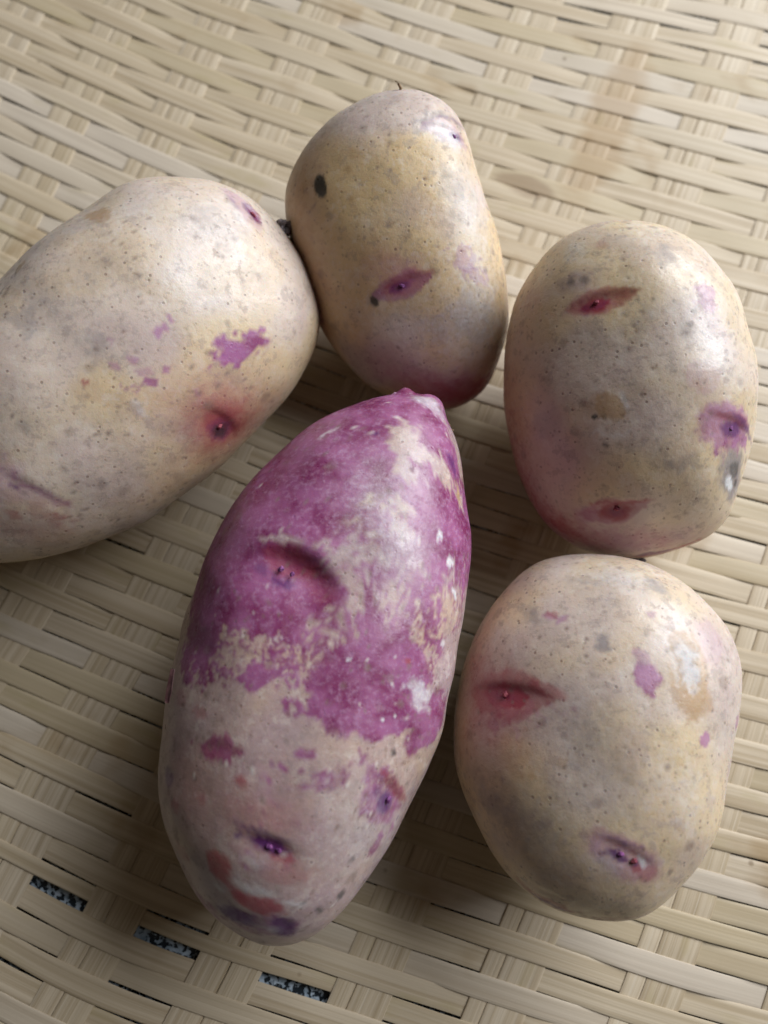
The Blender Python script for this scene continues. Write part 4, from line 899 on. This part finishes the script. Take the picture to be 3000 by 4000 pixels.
Y1, G1 = (0.67, 0.525, 0.335), (0.63, 0.515, 0.43)
PA, PB = (0.28, 0.065, 0.19), (0.38, 0.13, 0.31)
p_left = make_potato('left', skin('skin_speckled_beige', Y1, G1, PA, PB, 1), 'big speckled beige potato cut off by the left edge, small torn purple patches', 1, lent_n=900)
p_top = make_potato('top', skin('skin_smooth_tan', (0.65, 0.475, 0.265), (0.60, 0.485, 0.42), PA, PB, 2), 'smooth tan potato at the back with one black oval spot and a pink eye', 2, lent_n=420)
p_right = make_potato('right', skin('skin_pitted_beige', Y1, G1, PA, PB, 3), 'pitted beige potato on the right with two dark red slit eyes and a tan scab', 3, lent_n=560)
p_bot = make_potato('bottom', skin('skin_dusty_beige', Y1, (0.59, 0.48, 0.41), PA, PB, 4), 'round dusty beige potato in the lower right with a pale crusted wound', 4, lent_n=620)
p_purple = make_potato('purple', skin('skin_purple', (0.49, 0.355, 0.30), (0.43, 0.31, 0.32), (0.21, 0.035, 0.115), (0.32, 0.095, 0.225), 5),
                       'long purple and cream blotched potato in front, narrow knobbed end pointing up', 5,
                       bumps=(((18.0, 57.8, 8.2), 1.7, 1.7), ((23.6, 56.0, 8.4), 3.2, 1.9)), net=0.45, lent_n=900, scab_n=160)

# ------------------------------------------------------------------ small parts of the potatoes
def blob(name, parent, mat, pos, radii, n, amp=0.25, seed=0, sub=4, spin=0.0):
    bm = bmesh.new(); bmesh.ops.create_icosphere(bm, subdivisions=sub, radius=1.0)
    me = bpy.data.meshes.new(name); bm.to_mesh(me); bm.free()
    V = np.zeros(len(me.vertices)*3); me.vertices.foreach_get('co', V); V = V.reshape(-1, 3)
    V = V*(1+amp*perlin(V*1.7+seed*7.7)[:, None]+amp*0.5*perlin(V*4.1+seed*3.3)[:, None])
    V = V*np.array(radii)
    rot = Vector(n).to_track_quat('Z', 'Y').to_matrix() @ Matrix.Rotation(spin, 3, 'Z')
    V = V@np.array(rot).T + np.array(pos)
    me.vertices.foreach_set('co', (V*1e-3).ravel())
    me.polygons.foreach_set('use_smooth', [True]*len(me.polygons)); me.update()
    return link(name, me, mat, parent)

def thread(name, parent, mat, pts, r0, r1):
    pts = [Vector(p) for p in pts]
    V, Fc = [], []
    k = 6
    for q, p in enumerate(pts):
        t = (pts[min(q+1, len(pts)-1)]-pts[max(q-1, 0)]).normalized()
        s = t.orthogonal().normalized(); b = t.cross(s)
        r = r0+(r1-r0)*q/(len(pts)-1)
        for a in range(k):
            V.append((p+(s*math.cos(a*2*math.pi/k)+b*math.sin(a*2*math.pi/k))*r)*1e-3)
    for q in range(len(pts)-1):
        for a in range(k):
            Fc.append((q*k+a, q*k+(a+1) % k, (q+1)*k+(a+1) % k, (q+1)*k+a))
    Fc.append(tuple(range(k))[::-1]); Fc.append(tuple((len(pts)-1)*k+a for a in range(k)))
    me = bpy.data.meshes.new(name); me.from_pydata([tuple(v) for v in V], [], Fc)
    me.polygons.foreach_set('use_smooth', [True]*len(me.polygons)); me.update()
    return link(name, me, mat, parent)

def flake(name, parent, mat, pos, n, u, half, wid, curl, thick=0.12, seed=0):
    """a thin curled scrap of skin lifting from the surface, with thickness"""
    n = Vector(n).normalized(); u = Vector(u).normalized(); u = (u-n*u.dot(n)).normalized(); v = n.cross(u)
    rg = np.random.default_rng(seed)
    nu, nv = 9, 5
    V, Fc = [], []
    for side in (1, -1):
        for a in range(nu):
            for b in range(nv):
                s = -1+2*a/(nu-1); t = -1+2*b/(nv-1)
                ww = wid*(1-0.55*s*s)*(1+0.25*math.sin(3*s+seed))
                lift = curl*((t+1)/2)**2 + 0.15
                p = Vector(pos) + u*(s*half+rg.normal()*0.0) + v*(t*ww) + n*(lift+side*thick/2)
                V.append(p*1e-3)
    o = nu*nv
    for a in range(nu-1):
        for b in range(nv-1):
            i = a*nv+b
            Fc.append((i, i+nv, i+nv+1, i+1)); Fc.append((o+i, o+i+1, o+i+nv+1, o+i+nv))
    ring = [a*nv for a in range(nu)] + [(nu-1)*nv+b for b in range(1, nv)] + [a*nv+nv-1 for a in range(nu-2, -1, -1)] + [b for b in range(nv-2, 0, -1)]
    for q in range(len(ring)):
        i, k = ring[q], ring[(q+1) % len(ring)]
        Fc.append((i, k, o+k, o+i))
    me = bpy.data.meshes.new(name); me.from_pydata([tuple(v) for v in V], [], Fc); me.update()
    return link(name, me, mat, parent)

M_STUB = plain('dry_stem_dark', (0.05, 0.04, 0.045), (0.26, 0.21, 0.22), 0.5, 900.0, 0.9)
M_FIBRE = plain('dry_fibre', (0.16, 0.10, 0.055), (0.34, 0.23, 0.13), 0.7, 1500.0)
M_NUB = plain('lilac_nub_skin', (0.30, 0.09, 0.20), (0.50, 0.30, 0.44), 0.45, 500.0, 0.3)
M_PEEL = plain('peeling_skin_mauve', (0.09, 0.035, 0.04), (0.20, 0.10, 0.10), 0.5, 600.0)
M_BUD = plain('violet_bud', (0.11, 0.025, 0.12), (0.26, 0.08, 0.24), 0.75, 1500.0, 0.3)
M_BUDR = plain('red_bud', (0.17, 0.02, 0.045), (0.32, 0.07, 0.085), 0.75, 1500.0, 0.3)

blob('stem_stub', p_left, M_STUB, (34.3, 37.7, 6.6), (1.9, 1.6, 2.2), (0.65, 0.71, 0.27), 0.6, 1)
thread('root_thread', p_top, M_FIBRE, [(0.0, 32.9, 5.0), (0.1, 33.8, 5.6), (-0.4, 34.5, 6.2), (-1.0, 35.0, 6.6)], 0.40, 0.22)
blob('stem_stub', p_right, M_STUB, (-2.4, -38.9, 6.6), (2.6, 1.1, 1.3), (-0.04, -0.96, 0.28), 0.35, 2)
thread('root_thread', p_right, M_FIBRE, [(-1.5, -39.3, 7.0), (0.3, -40.2, 7.8), (1.6, -41.6, 8.0), (2.2, -42.8, 7.4)], 0.14, 0.07)
blob('stem_nub', p_purple, M_NUB, (16.6, 57.6, 8.2), (1.9, 1.3, 1.5), (-0.2, 0.8, 0.6), 0.3, 3)
for q, (dx, dy, dz) in enumerate(((1.4, -1.0, 1.0), (2.0, -2.6, 0.6), (0.9, -3.4, 1.4), (2.2, 0.4, 0.2))):
    thread('dry_fibre', p_purple, M_FIBRE, [(26.3, 53.0-q*0.7, 6.6), (26.7+dx*0.5, 53.0-q*0.7+dy*0.4, 6.9+dz*0.6), (26.7+dx, 53.0-q*0.7+dy, 6.9+dz)], 0.42, 0.12)
flake('peeling_skin', p_purple, M_PEEL, (-27.2, -3.5, 15.4), (-0.86, 0.06, 0.51), (0.15, 1.0, 0.1), 3.2, 0.6, 0.5, 0.12, 3)

def bud(parent, mat, key, eye, at, r, seed):
    pc, n, U, w, dep, sg = POTATO[key]['eyes'][eye]
    p = np.array(pc)+np.array(U)*at-np.array(n)*(dep*0.18+r*0.2)
    blob('eye_bud', parent, mat, p, (r*0.85, r*0.65, r*0.55), n, 0.4, seed, 3)
bud(p_purple, M_BUD, 'purple', 0, -0.32, 0.75, 1); bud(p_purple, M_BUD, 'purple', 0, -0.05, 0.6, 2)
bud(p_purple, M_BUD, 'purple', 1, 0.0, 0.75, 3); bud(p_purple, M_BUD, 'purple', 1, 0.28, 0.6, 4)
bud(p_purple, M_BUD, 'purple', 2, 0.0, 0.8, 5)
bud(p_top, M_BUD, 'top', 0, 0.0, 0.7, 6); bud(p_top, M_BUD, 'top', 1, 0.2, 0.6, 7)
bud(p_right, M_BUDR, 'right', 0, -0.1, 0.7, 8); bud(p_right, M_BUDR, 'right', 1, 0.05, 0.75, 9); bud(p_right, M_BUD, 'right', 2, 0.0, 0.65, 10)
bud(p_bot, M_BUDR, 'bottom', 0, -0.05, 0.8, 11); bud(p_bot, M_BUD, 'bottom', 1, -0.12, 0.75, 12); bud(p_bot, M_BUDR, 'bottom', 1, 0.28, 0.7, 13)
bud(p_left, M_BUDR, 'left', 0, 0.1, 0.8, 14); bud(p_left, M_BUDR, 'left', 1, 0.0, 0.8, 15)
bpy.data.meshes.remove(BALL)
